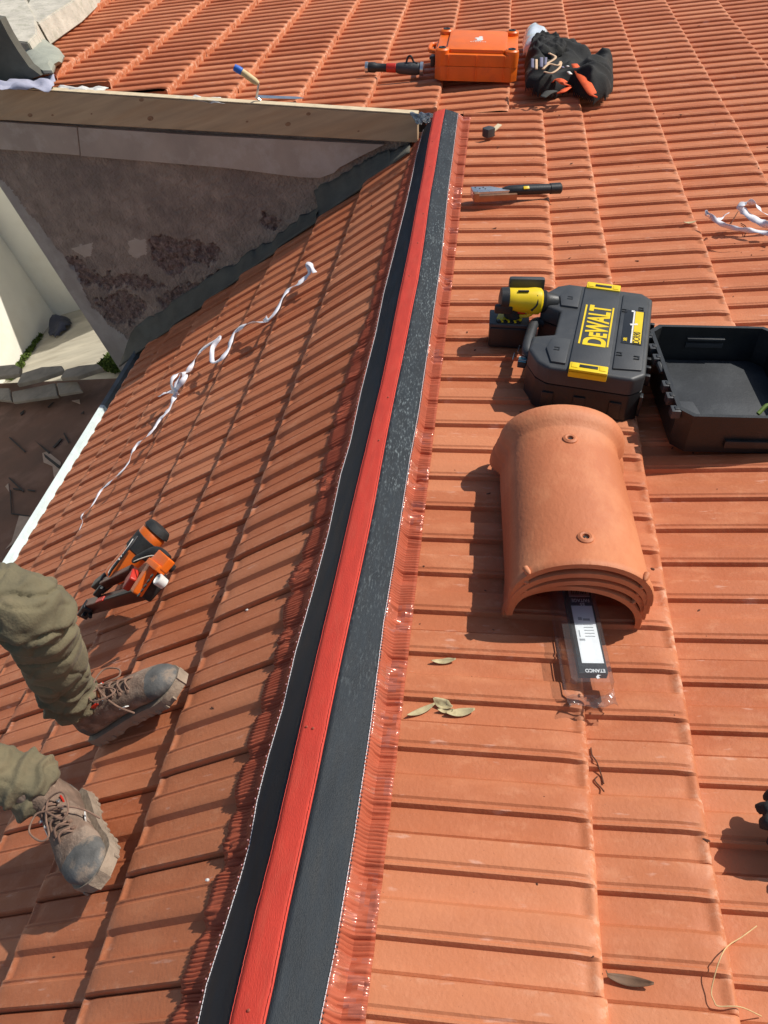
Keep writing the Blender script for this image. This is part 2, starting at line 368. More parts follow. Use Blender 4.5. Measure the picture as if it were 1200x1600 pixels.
def tape_pt(y, t):                                         # t in 0..1 across: left edge, red left, red right, right edge
    xl, c1, c2, xr = (lerp_tab(T, y) for T in (EL, CL, CR, ER))
    zl = (Vector((xl, 0, 0))).x*SA/CA + .006; zr = -xr*SA/CA + .006
    zl += .5*max(surf(-1, -xl/CA, y), -.012) ; zr += .5*max(surf(1, xr/CA, y), -.012)
    zc = ZR + .0015*math.sin(y*9)
    if t < 1/3:
        k = t*3; x = xl+(c1-xl)*k; kk = k**.92; z = zl+(zc-zl)*kk
        z += .0035*math.sin(PI*k)*noise.noise((y*9, 3.1, k*2))
    elif t <= 2/3: k = t*3-1; x = c1+(c2-c1)*k; z = zc + .0005*math.sin(PI*k) + .0008*noise.noise((y*30, k, 7))
    else:
        k = t*3-2; x = c2+(xr-c2)*k; kk = 1-(1-k)**.92; z = zc+(zr-zc)*kk
        z += .0035*math.sin(PI*k)*noise.noise((y*9, 8.1, k*2))
    return Vector((x, y, z))
und = empty('ridge_underlay', None, 'long black woven ridge underlay strip with red centre stripe and pleated terracotta edges', 'underlay')
def ty(i): return TY0+(TY1-TY0)*i
bm = BM(); grid(bm, lambda i, j: tape_pt(ty(i), j/3*.992), 300, 8)
thicken(obj('woven_band', bm, NAVY, und), .0012); und.children[0]['label'] = 'black woven band left of the red stripe'
bm = BM(); grid(bm, lambda i, j: tape_pt(ty(i), 2/3+.003+j/3*.99), 300, 8)
o = thicken(obj('woven_band', bm, NAVYS, und), .0012); o['label'] = 'black woven band right of the red stripe, scuffed white'
bm = BM(); grid(bm, lambda i, j: tape_pt(ty(i), 1/3-.004+j*(1/3+.008))+Vector((0, 0, .0015)), 300, 6)
thicken(obj('centre_stripe', bm, RED, und), .0012)
def seam(t, m, dz, rad, step, name, dx=0, gap=.6):
    bm = BM(); y = TY0+.01; k = 0
    while y < TY1-.01:
        a, b = tape_pt(y, t), tape_pt(y+step*gap, t)
        o_ = Vector((dx, 0, dz)); jig = Vector((rng.normal(0, .0003), 0, 0))
        tube(bm, [a+o_+jig, (a+b)/2+o_+Vector((0, 0, .0006)), b+o_+jig], rad, 4)
        y += step
    return obj(name, bm, m, und)
seam(.014, STITCH, .0010, .0008, .0075, 'stitching', gap=.85)
seam(.988, STITCH, .0008, .0007, .0075, 'stitching', gap=.85)
seam(.337, RED, .0026, .0005, .012, 'stitching', gap=1.0); seam(.663, RED, .0026, .0005, .012, 'stitching', gap=1.0)
# small loops where the foil is sewn on
bm = BM(); y = TY0
while y < TY1:
    p = tape_pt(y, 0)+Vector((-.003, 0, .001)); bmesh.ops.create_icosphere(bm, subdivisions=1, radius=.0017, matrix=Matrix.Translation(p)); y += .021*random.uniform(.7, 1.3)
tag(obj('thread_knots', bm, PINK, und), kind='stuff')
def fringe(s, tab, outer, name):
    bm = BM(); ny = 4200; nx = 7
    def fn(i, j):
        y = ty(i); xe = lerp_tab(tab, y); u0 = abs(xe)/CA - .004; u1 = outer(y)
        u = u0+(u1-u0)*j
        cr = noise.noise((y*9.3, s*3.1, 0)); crush = sm(.03, .22, cr)
        ph = y*2*PI/(.0140)+1.2*noise.noise((y*11, s, 1))+j*2.0*noise.noise((y*5, 1, s))
        amp = .0012*(1-.6*crush)*(.75+.25*min(j*3, 1))
        h0 = .006+.5*max(surf(s, u0, y), -.012); h1 = .5*max(surf(s, u, y), surf(s, u, y+.006), surf(s, u, y-.006))+.5*max(surf(s, u, y+.016), surf(s, u, y-.016), surf(s, u, y))+.0036
        k = sm(0, .45, j); tri = 2/PI*math.asin(math.sin(ph)); h = h0*(1-k)+h1*k + .0015 + amp*(1.35*abs(tri)**.7*2-1.3)
        h += crush*(.0045*noise.noise((y*170, u*40, s))+.005*noise.noise((y*60, u*70, s)))*sm(0, .25, j)
        yy = y + .003*noise.noise((y*20, u*30, 5))
        return sp(u, yy, s, h)
    grid(bm, fn, ny, nx)
    o = obj(name, bm, [FOIL, FOILS], und, True, 28)
    for p in o.data.polygons:
        if noise.noise((p.center.y*9.3, s*3.1, 0)) > .08 and s > 0 and noise.noise((p.center.y*60, p.center.x*50, 2)) > -.05: p.material_index = 1
    return thicken(o, .0006)
def outR(y): return .1235-.0035*sm(2, 4, y)+.001*math.sin(y*3)
FL = sorted([(uv(at(*p, -1), -1).y, uv(at(*p, -1), -1).x) for p in [(268, 1560), (300, 1470), (330, 1370), (350, 1300), (362, 1240), (385, 1150), (430, 1000), (450, 900), (480, 830), (500, 730), (522, 640), (545, 560), (575, 480), (595, 390), (622, 290), (645, 222)]])
def outL(y): return lerp_tab(FL, y)*1.02 + .004*noise.noise((y*30, 0, 0))
f1 = fringe(1, ER, outR, 'pleated_edge'); f1['label'] = 'sunlit pleated foil edge with crushed shiny folds on the right'
f2 = fringe(-1, EL, outL, 'pleated_edge'); f2['label'] = 'shaded pleated foil edge on the left'
# screw heads down the red stripe
SCREW = mat('screw_head', (.40, .10, .06), .5, metal=.3)
for px, py in ((557, 1133), (607, 622), (593, 690), (640, 432), (653, 380), (480, 1137), (676, 222), (672, 260), (390, 1580), (662, 335)):
    P = on(px, py, Vector((0, 0, 1)), Vector((0, 0, ZR)))
    if not (lerp_tab(CL, P.y) < P.x < lerp_tab(CR, P.y)): P.x = (lerp_tab(CL, P.y)+lerp_tab(CR, P.y))/2
    bm = BM(); lathe(bm, [(.0001, .0016), (.0018, .0013), (.0024, .0003), (.0026, -.001)], 10)
    o = obj('screw', bm, SCREW, und); o.location = (P.x, P.y, tape_pt(P.y, .5).z+.0022)

# ------------------------------------------------------------------ gable wall with its timber verge board
WD = Vector((-1, .117, 0)).normalized(); WN = Vector((-.117, -1, 0)).normalized(); W0 = Vector((0, 4.0, 0))
def onw(x, y, off=0): return on(x, y, WN, W0+WN*off)
def wp(t, z, off=0): P = W0+WD*t; return Vector((P.x, P.y, z))+WN*off
wallo = empty('gable_wall', None, 'shaded brown rendered gable wall below a long timber board', 'wall')
def poly(bm, pts, off0, off1, mi=0, sub=0):
    a = [bm.verts.new(onw(*p, off1) if len(p) == 2 else Vector(p)) for p in pts]
    n = WN*(off1-off0)
    f = bm.faces.new(a); r = bmesh.ops.extrude_face_region(bm, geom=[f])
    for v in r['geom']:
        if isinstance(v, bmesh.types.BMVert): v.co -= n
    return a
# body of the wall: its face is a fine uneven grid with broken render and exposed stones
L_ = 2.56
def wtz(x, y): P = onw(x, y, -.02); return Vector(((P-W0).dot(WD), P.z))
REG = [(1, .012, [(-40, 250), (0, 278), (22, 300), (60, 350), (88, 385), (118, 425), (138, 470), (165, 500), (200, 530), (230, 545), (205, 640), (100, 520), (0, 380), (-140, 285)]),
       (3, .006, [(112, 388), (130, 382), (145, 380), (143, 400), (132, 402)]), (3, .006, [(200, 378), (212, 372), (228, 374), (230, 396), (214, 404), (202, 396)]),
       (2, .03, [(232, 372), (268, 372), (300, 378), (335, 380), (348, 392), (338, 408), (305, 414), (270, 428), (240, 415)]),
       (2, .03, [(150, 468), (185, 455), (215, 462), (232, 478), (222, 500), (196, 508), (165, 500)]), (2, .03, [(88, 395), (120, 405), (140, 425), (175, 430), (205, 425), (240, 436), (262, 450), (215, 452), (170, 448), (130, 445), (105, 425)]),
       (2, .02, [(408, 336), (430, 333), (442, 345), (425, 362), (410, 352)]), (2, .03, [(245, 470), (262, 455), (300, 445), (335, 430), (365, 420), (350, 440), (300, 468), (262, 488)])]
REG = [(m_, j_, [wtz(*p) for p in ps]) for m_, j_, ps in REG]
def inpoly(P, x, y):
    c = False; j = len(P)-1
    for i in range(len(P)):
        if (P[i].y > y) != (P[j].y > y) and x < (P[j].x-P[i].x)*(y-P[i].y)/(P[j].y-P[i].y)+P[i].x: c = not c
        j = i
    return c
def region(t, z):
    for m_, j_, P in REG:
        dx = j_*1.4*noise.noise((t*13, z*13, m_*3))+j_*.8*noise.noise((t*40, z*40, m_)); dz = j_*1.4*noise.noise((t*13+9, z*13, m_*3))+j_*.8*noise.noise((t*40, z*40+7, m_))
        if inpoly(P, t+dx, z+dz): return m_
    return 0
def wz(t): return .3516*t-.10
RS = .0095; nt_ = int(L_/RS); bm = BM(); cols = []
for i in range(nt_+1):
    t = L_*i/nt_; zt, zb = wz(t), -.36*t-.16; n_ = 190; col = []
    for j in range(n_+1):
        z = zt-(zt-zb)*(j/n_); m_ = region(t, z)
        if m_ == 2: d_ = -.008+.016*noise.noise((t*24, z*24, 1))+.010*noise.noise((t*60, z*60, 2))
        elif m_ in (1, 3): d_ = .003+.0015*noise.noise((t*12, z*12, 3))
        else: d_ = .0035*noise.noise((t*50, z*50, 5))+.003*noise.noise((t*7, z*7, 6))
        col.append(bm.verts.new(wp(t, z, -.02+d_)))
    cols.append(col)
for i in range(nt_):
    for j in range(190):
        f = bm.faces.new((cols[i][j], cols[i][j+1], cols[i+1][j+1], cols[i+1][j])); t = L_*(i+.5)/nt_; zt, zb = wz(t), -.36*t-.16
        f.material_index = region(t, zt-(zt-zb)*((j+.5)/190))
o = obj('rendered_wall', bm, [REND, PLAST, STONE, BAND], wallo, True, 60)
bm = BM(); vs = [bm.verts.new(p) for p in (wp(0, -.14, -.075), wp(0, -1.6, -.075), wp(L_, -3.2, -.075), wp(L_, .3516*L_-.12, -.075))]; f = bm.faces.new(vs)
r = bmesh.ops.extrude_face_region(bm, geom=[f])
for v in r['geom']:
    if isinstance(v, bmesh.types.BMVert): v.co -= WN*.22
obj('wall_core', bm, PLAST, wallo, False)
def ragged(pts, amp, n=6, seed=0):
    out = []; rr = random.Random(seed)
    for i, p in enumerate(pts):
        q = pts[(i+1) % len(pts)]
        for k in range(n):
            t = k/n; out.append((p[0]+(q[0]-p[0])*t+(rr.uniform(-amp, amp) if k else 0), p[1]+(q[1]-p[1])*t+(rr.uniform(-amp, amp) if k else 0)))
    return out
def wpatch(name, pts, off0, off1, m, amp=3, n=5, seed=0, rough=0):
    bm = BM(); poly(bm, ragged(pts, amp, n, seed), off0, off1); bmesh.ops.triangulate(bm, faces=[f for f in bm.faces if len(f.verts) > 4])
    return obj(name, bm, m, wallo, False)
# board, strip below, smooth corner plaster, exposed stones
def board(name, a, b, c, d, off0, off1, m, bev=.002):      # four photo corners on the wall plane
    bm = BM(); poly(bm, [a, b, c, d], off0, off1)
    bmesh.ops.bevel(bm, geom=list(bm.edges), offset=bev, segments=1, affect='EDGES')
    return obj(name, bm, m, wallo, False)
bd = board('verge_board', (-60, 134), (652, 180), (652, 223), (-60, 184), -.017, .022, WOODB)
bd['label'] = 'planed timber board along the top of the gable wall'
# pale top edge and knots of the board
for kx, ky, kr in ((47, 180, 5), (235, 185, 6), (221, 156, 4.5), (82, 180, 2.5), (143, 178, 1.8), (450, 194, 5), (482, 178, 4), (386, 190, 2.5), (560, 205, 2)):
    bm = BM(); c = onw(kx, ky, .0225); pts_ = []
    bmesh.ops.create_circle(bm, cap_ends=True, segments=12, radius=kr/262*.62, matrix=Matrix.Translation(c) @ WN.to_track_quat('Z', 'Y').to_matrix().to_4x4() @ Matrix.Diagonal((1.3, .8, 1, 1)))
    o = obj('knot', bm, KNOT, wallo, False); o.parent = bd
bm = BM(); a, b = onw(-60, 133, .022), onw(652, 179, .022)
up = Vector((0, 0, 1))
poly3 = [a, b, b+up*.004, a+up*.004]; vs = [bm.verts.new(p) for p in poly3]; f = bm.faces.new(vs); r = bmesh.ops.extrude_face_region(bm, geom=[f])
for v in r['geom']:
    if isinstance(v, bmesh.types.BMVert): v.co -= WN*.040
obj('sawn_edge', bm, PALE, wallo, False).parent = bd
s1 = board('gypsum_strip', (-60, 186), (120, 199), (125, 243), (-60, 229), -.017, .009, BAND)
s1['label'] = 'grey pink gypsum strip under the board, left length'
bm = BM(); poly(bm, [(121.5, 199), (300, 211), (600, 226), (560, 246), (530, 262), (522, 270), (500, 278), (470, 277), (350, 262), (126.5, 243.5)], -.017, .007)
o = obj('gypsum_strip', bm, BAND, wallo, False); o['label'] = 'grey pink gypsum strip under the board, right length with ragged end'
# mortar fillet between the wall and the left slope
bm = BM()
top = [(642, 222), (620, 234), (600, 236), (575, 246), (560, 258), (535, 270), (510, 285), (490, 298), (500, 320), (470, 335), (455, 350), (430, 372), (405, 385), (380, 400), (360, 415), (330, 432), (300, 450), (270, 470), (250, 488), (225, 500), (205, 520), (188, 560)]
rr = random.Random(3); T2 = ragged(top, 3.5, 4, 3)[:-4]
def fil(i, j):
    k = i*(len(T2)-1); a = int(min(k, len(T2)-2)); fr = k-a
    px = T2[a][0]*(1-fr)+T2[a+1][0]*fr; py = T2[a][1]*(1-fr)+T2[a+1][1]*fr
    P = onw(px, py, -.012); u = -P.x/CA
    Q = sp(max(u, .12), (W0+WD*(-P.x)).y-.105+.012*noise.noise((u*6, 0, 0)), -1, surf(-1, max(u, .12), 3.85)*.4-.004)
    Q = Vector((P.x, Q.y, Q.z)); G = Vector((P.x, (W0+WD*(-P.x)).y-.02, P.x*SA/CA-.0))
    # curved section from the wall down to the tiles
    m = P*(1-j)**2 + G*2*j*(1-j)*.9 + Q*j**2 + (P*.5+Q*.5)*2*j*(1-j)*.1
    return m + Vector((0, -.003, .003))*noise.noise((px*.05, py*.05, j*3))
grid(bm, fil, 110, 8); o = obj('mortar_fillet', bm, MORT, wallo, True, 60); thicken(o, .01)

# ------------------------------------------------------------------ far left: parapet copings and mortar
P1, P2 = at(52, 62, 1, .06), at(118, -6, 1, .06)
def slab_pix(name, pts, s, off, th, m, label, cat, jit=.0):
    bm = BM(); T = [at(*p, s, off)+Vector((0, 0, random.uniform(-jit, jit))) for p in pts]; n = NR
    vs = [bm.verts.new(p) for p in T]; f = bm.faces.new(vs); r = bmesh.ops.extrude_face_region(bm, geom=[f])
    for v in r['geom']:
        if isinstance(v, bmesh.types.BMVert): v.co -= Vector((0, 0, th))
    bmesh.ops.bevel(bm, geom=list(bm.edges), offset=.006, segments=2, affect='EDGES')
    return tag(obj(name, bm, m, None, True, 40), label, cat)
slab_pix('coping_stone', [(-60, -60), (10, -60), (38, -5), (55, 28), (57, 52), (44, 66), (26, 64), (2, 30), (-60, -40)], 1, .10, .16, COPE, 'weathered pale coping stone running off the top left corner', 'coping')
slab_pix('coping_stone', [(40, 12), (60, -30), (150, -60), (160, -40), (112, 2), (84, 20), (60, 36), (50, 30)], 1, .09, .12, COPE, 'mossy coping stone along the upper edge of the tiles', 'coping')
bm = BM(); mp_ = [(50, 44), (60, 52), (76, 66), (92, 76), (101, 88), (98, 98), (88, 103), (84, 116), (68, 117), (46, 106), (28, 80), (24, 64), (38, 58)]
c = (66, 84)
rsn = []
for sc, hh in ((1, -.06), (1, .012), (.93, .035), (.8, .05), (.5, .062), (.1, .066)):
    rsn.append([at(c[0]+(p[0]-c[0])*sc, c[1]+(p[1]-c[1])*sc, 1, hh)+Vector((0, 0, .006*noise.noise((p[0]*.1, p[1]*.1, sc*4)))) for p in mp_])
rings(bm, rsn); bmesh.ops.subdivide_edges(bm, edges=list(bm.edges), cuts=1, smooth=.6)
tag(obj('mortar_patch', bm, MORTL), 'lumpy grey green mortar patch against the left end of the tiles', 'mortar')
bm = BM(); prf = [(-60, 20), (0, 30), (13, 55), (27, 78), (45, 104), (64, 118), (40, 126), (0, 130), (-60, 134)]
vs = [bm.verts.new(on(*p, WN, W0-WN*.05)) for p in prf]; f = bm.faces.new(vs); r = bmesh.ops.extrude_face_region(bm, geom=[f])
for v in r['geom']:
    if isinstance(v, bmesh.types.BMVert): v.co -= WN*.05
tag(obj('parapet_wall', bm, MORT, None, False), 'dark cement parapet wall below the coping stone', 'wall')

# ------------------------------------------------------------------ more materials
BLK = mat('black_plastic', (.016, .017, .018), .45, .25, 20, .0004, 300, c2=(.06, .058, .055), c2amt=.5, c2scale=18, c2lo=.62, rvar=.1)
DGREY = mat('dark_grey_plastic', (.045, .047, .050), .5, .2, 18, .0003, 300, c2=(.10, .09, .08), c2amt=.4, c2scale=14, c2lo=.6)
YEL = mat('yellow_plastic', (.80, .56, .008), .4, .08, 14, c2=(.55, .38, .03), c2amt=.4, c2scale=20, c2lo=.6)
ORG = mat('orange_plastic', (.80, .145, .008), .42, .12, 10, .0003, 200, c2=(.60, .10, .02), c2amt=.5, c2scale=12, c2lo=.56)
ORG2 = mat('scuffed_orange_plastic', (.66, .13, .012), .4, .2, 14, .0003, 200, c2=(.30, .10, .05), c2amt=.7, c2scale=18, c2lo=.58)
RUB = mat('black_rubber', (.018, .019, .019), .75, .3, 30, .0008, 200, c2=(.07, .065, .055), c2amt=.4, c2scale=25, c2lo=.58)
REDP = mat('red_plastic', (.55, .03, .015), .4, .15, 20)
MAROON = mat('dark_red_metal', (.12, .025, .015), .35, .3, 20, metal=.3)
STEEL = mat('bright_steel', (.62, .63, .64), .3, .12, 30, metal=.9, c2=(.2, .2, .2), c2amt=.4, c2scale=60, c2lo=.6)
BRONZE = mat('bronze_metal', (.36, .19, .11), .4, .2, 40, metal=.7)
WHT = mat('white_plastic', (.75, .74, .70), .4, .06, 20, c2=(.5, .46, .4), c2amt=.4, c2scale=60)
PAPER = mat('white_label', (.78, .80, .82), .5, .04, 20)
LABG = mat('grey_print', (.30, .32, .34), .6)
LABN = mat('navy_print', (.012, .018, .045), .4)
LABB = mat('black_card', (.010, .010, .011), .35)
RIB = mat('white_ribbon', (.80, .78, .82), .55, .06, 60, c2=(.60, .58, .66), c2amt=.5, c2scale=30, sheen=.2)
OLIVE = mat('olive_cotton', (.145, .122, .070), .92, .22, 16, .0012, 190, c2=(.215, .168, .095), c2amt=.5, c2scale=9, sheen=.05)
LEATH = mat('dusty_boot_fabric', (.19, .125, .088), .85, .4, 34, .0018, 220, c2=(.36, .265, .195), c2amt=.8, c2scale=15, c2lo=.48)
TOEM = mat('scuffed_grey_toe', (.12, .115, .105), .7, .35, 30, .001, 200, c2=(.33, .245, .175), c2amt=.85, c2scale=22, c2lo=.5)
SOLE = mat('dusty_sole', (.31, .24, .175), .9, .3, 40, .002, 140, c2=(.22, .165, .12), c2amt=.5, c2scale=20)
LACE = mat('brown_lace', (.22, .13, .09), .9, .3, 80)
BORG = mat('orange_boot_fabric', (.50, .15, .055), .85, .2, 40)
SKIN = mat('skin', (.50, .30, .20), .55, .06, 20)
HAIR = mat('dark_hair', (.03, .02, .014), .7)
SHIRT = mat('black_work_shirt', (.02, .02, .022), .9)
CLOTHB = mat('black_cloth', (.014, .014, .014), .9, .3, 20, .0015, 120, c2=(.035, .034, .028), c2amt=.5, c2scale=10)
CLOTHO = mat('orange_lining', (.75, .10, .02), .8, .2, 30, .0015, 90)
LEAFM = mat('dry_leaf', (.48, .40, .22), .75, .18, 60, c2=(.32, .24, .12), c2amt=.5, c2scale=80)
LEAFB = mat('brown_leaf', (.16, .085, .045), .7, .3, 60)
STRAW = mat('straw', (.62, .42, .20), .7, .15, 60)
TWIG = mat('dark_twig', (.11, .04, .02), .85)
CYAN = mat('cyan_print', (.15, .45, .52), .5)
SILV = mat('thin_film', (.70, .74, .78), .15, .08, 12, .004, 25, spec=.8, coat=.6)
BLUEP = mat('blue_paint', (.02, .12, .50), .4)
CANE = mat('worn_handle_wood', (.62, .48, .25), .6, .2, 30)
GREEN = mat('green_tool_plastic', (.13, .20, .03), .45, .2, 30)
CLAYR = mat('ridge_tile_clay', (.50, .155, .062), .62, .12, 5, .0010, 130, c2=(.60, .225, .10), c2amt=.75, c2scale=6, c2lo=.46, stretch=(1, .6, 1))
def clear(name, tint=(.95, .97, .98), rough=.06):
    m = D.materials.new(name); t, b = nodes(m); N = t.nodes; L = t.links; N.remove(b)
    g = N.new('ShaderNodeBsdfGlossy'); g.inputs['Roughness'].default_value = rough; tr = N.new('ShaderNodeBsdfTransparent'); tr.inputs[0].default_value = (*tint, 1)
    df = N.new('ShaderNodeBsdfDiffuse'); df.inputs[0].default_value = (.8, .82, .85, 1)
    fr_ = N.new('ShaderNodeFresnel'); fr_.inputs[0].default_value = 1.45
    n = N.new('ShaderNodeTexNoise'); n.inputs['Scale'].default_value = 35; bp = N.new('ShaderNodeBump'); bp.inputs['Distance'].default_value = .003; tc = N.new('ShaderNodeTexCoord')
    L.new(tc.outputs['Object'], n.inputs['Vector']); L.new(n.outputs[0], bp.inputs['Height']); L.new(bp.outputs[0], g.inputs['Normal']); L.new(bp.outputs[0], fr_.inputs['Normal'])
    m1 = N.new('ShaderNodeMixShader'); m1.inputs[0].default_value = .045; L.new(tr.outputs[0], m1.inputs[1]); L.new(df.outputs[0], m1.inputs[2])
    m2 = N.new('ShaderNodeMixShader'); L.new(fr_.outputs[0], m2.inputs[0]); L.new(m1.outputs[0], m2.inputs[1]); L.new(g.outputs[0], m2.inputs[2])
    L.new(m2.outputs[0], N['Material Output'].inputs[0]); return m
CLEAR = clear('clear_plastic'); FILM = clear('milky_film', (.75, .78, .82), .12)

def fr(s, P, ang=0):                                       # frame on a slope: x across (towards +X), y along the ridge, z off the slope
    n = NR if s > 0 else NL; ex = Vector((n.z, 0, -n.x)); ey = Vector((0, 1, 0)); c_, s_ = math.cos(R(ang)), math.sin(R(ang))
    m = Matrix((ex*c_+ey*s_, ey*c_-ex*s_, n)).transposed().to_4x4(); m.translation = P; return m
def seat(s, P): u, v = uv(P, s); return sp(u, v, s, 0)     # put a point down on the line of tile noses
def skin_mesh(name, bm, voxel, m, parent, smooth_it=6, disp=None):
    me = D.meshes.new('tmp'); bmesh.ops.recalc_face_normals(bm, faces=bm.faces); bm.to_mesh(me); bm.free()
    o = D.objects.new('tmp', me); COL.objects.link(o)
    rm = o.modifiers.new('r', 'REMESH'); rm.mode = 'VOXEL'; rm.voxel_size = voxel
    s_ = o.modifiers.new('s', 'SMOOTH'); s_.iterations = smooth_it; s_.factor = .6
    me2 = D.meshes.new_from_object(o.evaluated_get(bpy.context.evaluated_depsgraph_get())); D.objects.remove(o)
    me2.name = name
    if disp:
        me2.update(); cs = [(v.co.copy(), v.normal.copy()) for v in me2.vertices]
        for v, (c_, n_) in zip(me2.vertices, cs): v.co = c_ + n_*disp(c_, n_)
        me2.update()
    return link(name, me2, m, parent, True, 80)

# ------------------------------------------------------------------ far lower left: neighbouring house, slab, old tiles, felt roof
ZS = -2.3
def onz(x, y, z): return on(x, y, Vector((0, 0, 1)), Vector((0, 0, z)))
c1 = onz(62, 525, ZS); cA = onz(80, 497, ZS); cB = onz(18, 592, ZS)
XB = (cA.x+c1.x+cB.x)/3; YA = cA.y
house = empty('cream_house', Matrix.Translation((XB, YA, ZS)), 'cream rendered neighbouring house in an inner corner, one wall in full sun', 'house')
def hb(name, a, b, m, lab=None):
    bm = BM(); box(bm, [(a[i]+b[i])/2 for i in range(3)], [abs(a[i]-b[i]) for i in range(3)], .01)
    o = obj(name, bm, m, house, False); o.matrix_parent_inverse = house.matrix_world.inverted(); o.location = (0, 0, 0)
    if lab: o['label'] = lab
    return o
hb('wall', (XB-.3, YA-9, ZS-.3), (XB, YA, ZS+3.8), CREAM, 'sunlit cream wall')
hb('wall', (XB-.3, YA, ZS-.3), (XB+3.2, YA+.3, ZS+2.1), CREAM, 'shaded cream return wall')
hb('grey_band', (XB-.01, YA-.02, ZS+2.1), (XB+3.2, YA+.32, ZS+2.2), SLATE, 'grey coping on the return wall')
def slab_poly(name, pts, th, m, label=None, cat=None, parent=None, kind=None, bev=.01, group=None):
    bm = BM(); vs = [bm.verts.new(p) for p in pts]; f = bm.faces.new(vs); bm.normal_update()
    if f.normal.z < 0: f.normal_flip()
    r = bmesh.ops.extrude_face_region(bm, geom=[f])
    for v in r['geom']:
        if isinstance(v, bmesh.types.BMVert): v.co -= Vector((0, 0, th))
    if bev: bmesh.ops.bevel(bm, geom=list(bm.edges), offset=bev, segments=1, affect='EDGES')
    return tag(obj(name, bm, m, parent, False), label, cat, group, kind)
slab_poly('lower_roof_slab', [(XB, YA, ZS), (-2.5, YA+.6, ZS), (-2.3, 4.5, ZS), onz(200, 600, ZS), onz(190, 620, ZS), onz(-20, 625, ZS), (XB, YA-2.6, ZS)], .2, SLAB, 'weathered pale slab at the foot of the cream walls', 'slab')
slab_poly('felt_roof', [onz(-300, 610, -1.6), onz(-20, 600, -1.6), onz(205, 590, -1.6), (-2.36, 3.6, -1.6), (-2.36, -1.5, -1.6), (-8, -1.5, -1.6)], .1, FELT, 'brown torn roofing felt on a lower roof beyond the gutter', 'roof', bev=0)
fr_o = D.objects['felt_roof']
for pts in ([(66, 708), (74, 705), (95, 722), (90, 748), (84, 745), (82, 728), (68, 722)], [(30, 805), (52, 806), (44, 828), (26, 845), (8, 858), (18, 846)], [(8, 760), (13, 755), (14, 768)], [(112, 626), (124, 624), (125, 631)]):
    o = slab_poly('torn_board', [onz(*p, -1.595) for p in pts], .02, TORN, None, None, fr_o, bev=0)
for pts in ([(68, 708), (94, 728), (92, 732), (70, 714)], [(15, 682), (40, 705), (39, 707), (14, 684)], [(54, 688), (78, 706), (76, 709)], [(84, 700), (97, 686), (95, 684), (82, 698)], [(20, 762), (32, 764), (31, 766), (20, 764)], [(43, 764), (55, 766), (54, 768), (43, 766)], [(14, 745), (37, 766), (36, 769), (13, 747)],
            [(75, 637), (84, 628), (81, 629), (74, 636)], [(31, 645), (38, 640), (36, 646), (32, 649)], [(100, 675), (108, 690), (107, 693), (99, 678)], [(126, 646), (131, 642), (130, 646)], [(17, 765), (18, 800), (17, 801), (15, 766)], [(17, 801), (48, 806), (48, 807), (17, 803)]):
    o = slab_poly('tear', [onz(*p, -1.590) for p in pts], .004, DECK, None, None, fr_o, bev=0)
def oldtile(p, z, th, lab, m=SLATE):
    return slab_poly('old_tile', [onz(a, b, z+dz) for a, b, dz in p], th, m, lab, 'tile', bev=.006, group='old grey tiles along the edge of the lower roof')
oldtile([(-30, 592, 0), (-30, 574, 0), (22, 569, 0), (32, 574, 0), (30, 584, .0)], -1.44, .04, 'pale old tile at the foot of the cream wall, cut by the photo edge')
oldtile([(26, 600, .0), (34, 583, 0), (66, 573, 0), (96, 571, 0), (100, 578, 0), (60, 592, 0)], -1.42, .04, 'long pale old tile in the middle of the upper row')
oldtile([(94, 590, 0), (102, 577, 0), (124, 571, 0), (152, 568, 0), (160, 574, 0), (120, 588, 0)], -1.40, .04, 'darker old tile beside the green moss')
oldtile([(-30, 622, 0), (-30, 606, 0), (14, 606, 0), (18, 626, 0)], -1.50, .03, 'old tile of the lower row by the photo edge')
oldtile([(20, 628, 0), (18, 612, 0), (86, 598, 0), (90, 618, 0)], -1.49, .03, 'wide dark old tile of the lower row in the middle')
oldtile([(92, 616, 0), (88, 598, 0), (120, 596, 0), (128, 610, 0)], -1.48, .03, 'small dark old tile of the lower row nearest the gutter')
bm = BM(); rr = random.Random(4)                           # moss and weeds, uncountable
def tuft(c, r, n, h):
    for _ in range(n):
        a = rr.uniform(0, 2*PI); d = r*math.sqrt(rr.random()); p = c+Vector((math.cos(a)*d, math.sin(a)*d, 0)); q = Vector((rr.uniform(-1, 1), rr.uniform(-1, 1), rr.uniform(.3, 1.3)))*h
        s_ = q.cross(Vector((rr.uniform(-1, 1), rr.uniform(-1, 1), .2))).normalized()*h*.35
        bm.faces.new([bm.verts.new(x) for x in (p-s_*.4, p+s_*.4, p+q*.6+s_, p+q, p+q*.5-s_)])
for k in range(42):
    t = k/41; c = onz(18+44*t+rr.uniform(-2, 3), 592-67*t+rr.uniform(-3, 3), ZS+.01); tuft(c, .045, 22, .035)
for p in ((158, 574), (166, 568), (172, 572), (180, 574), (172, 560), (188, 576)): tuft(onz(*p, ZS+.03), .09, 130, .04)
tag(obj('moss', bm, MOSS, None, False), 'green moss and weeds along the foot of the cream wall and by the gable', 'moss', kind='stuff')
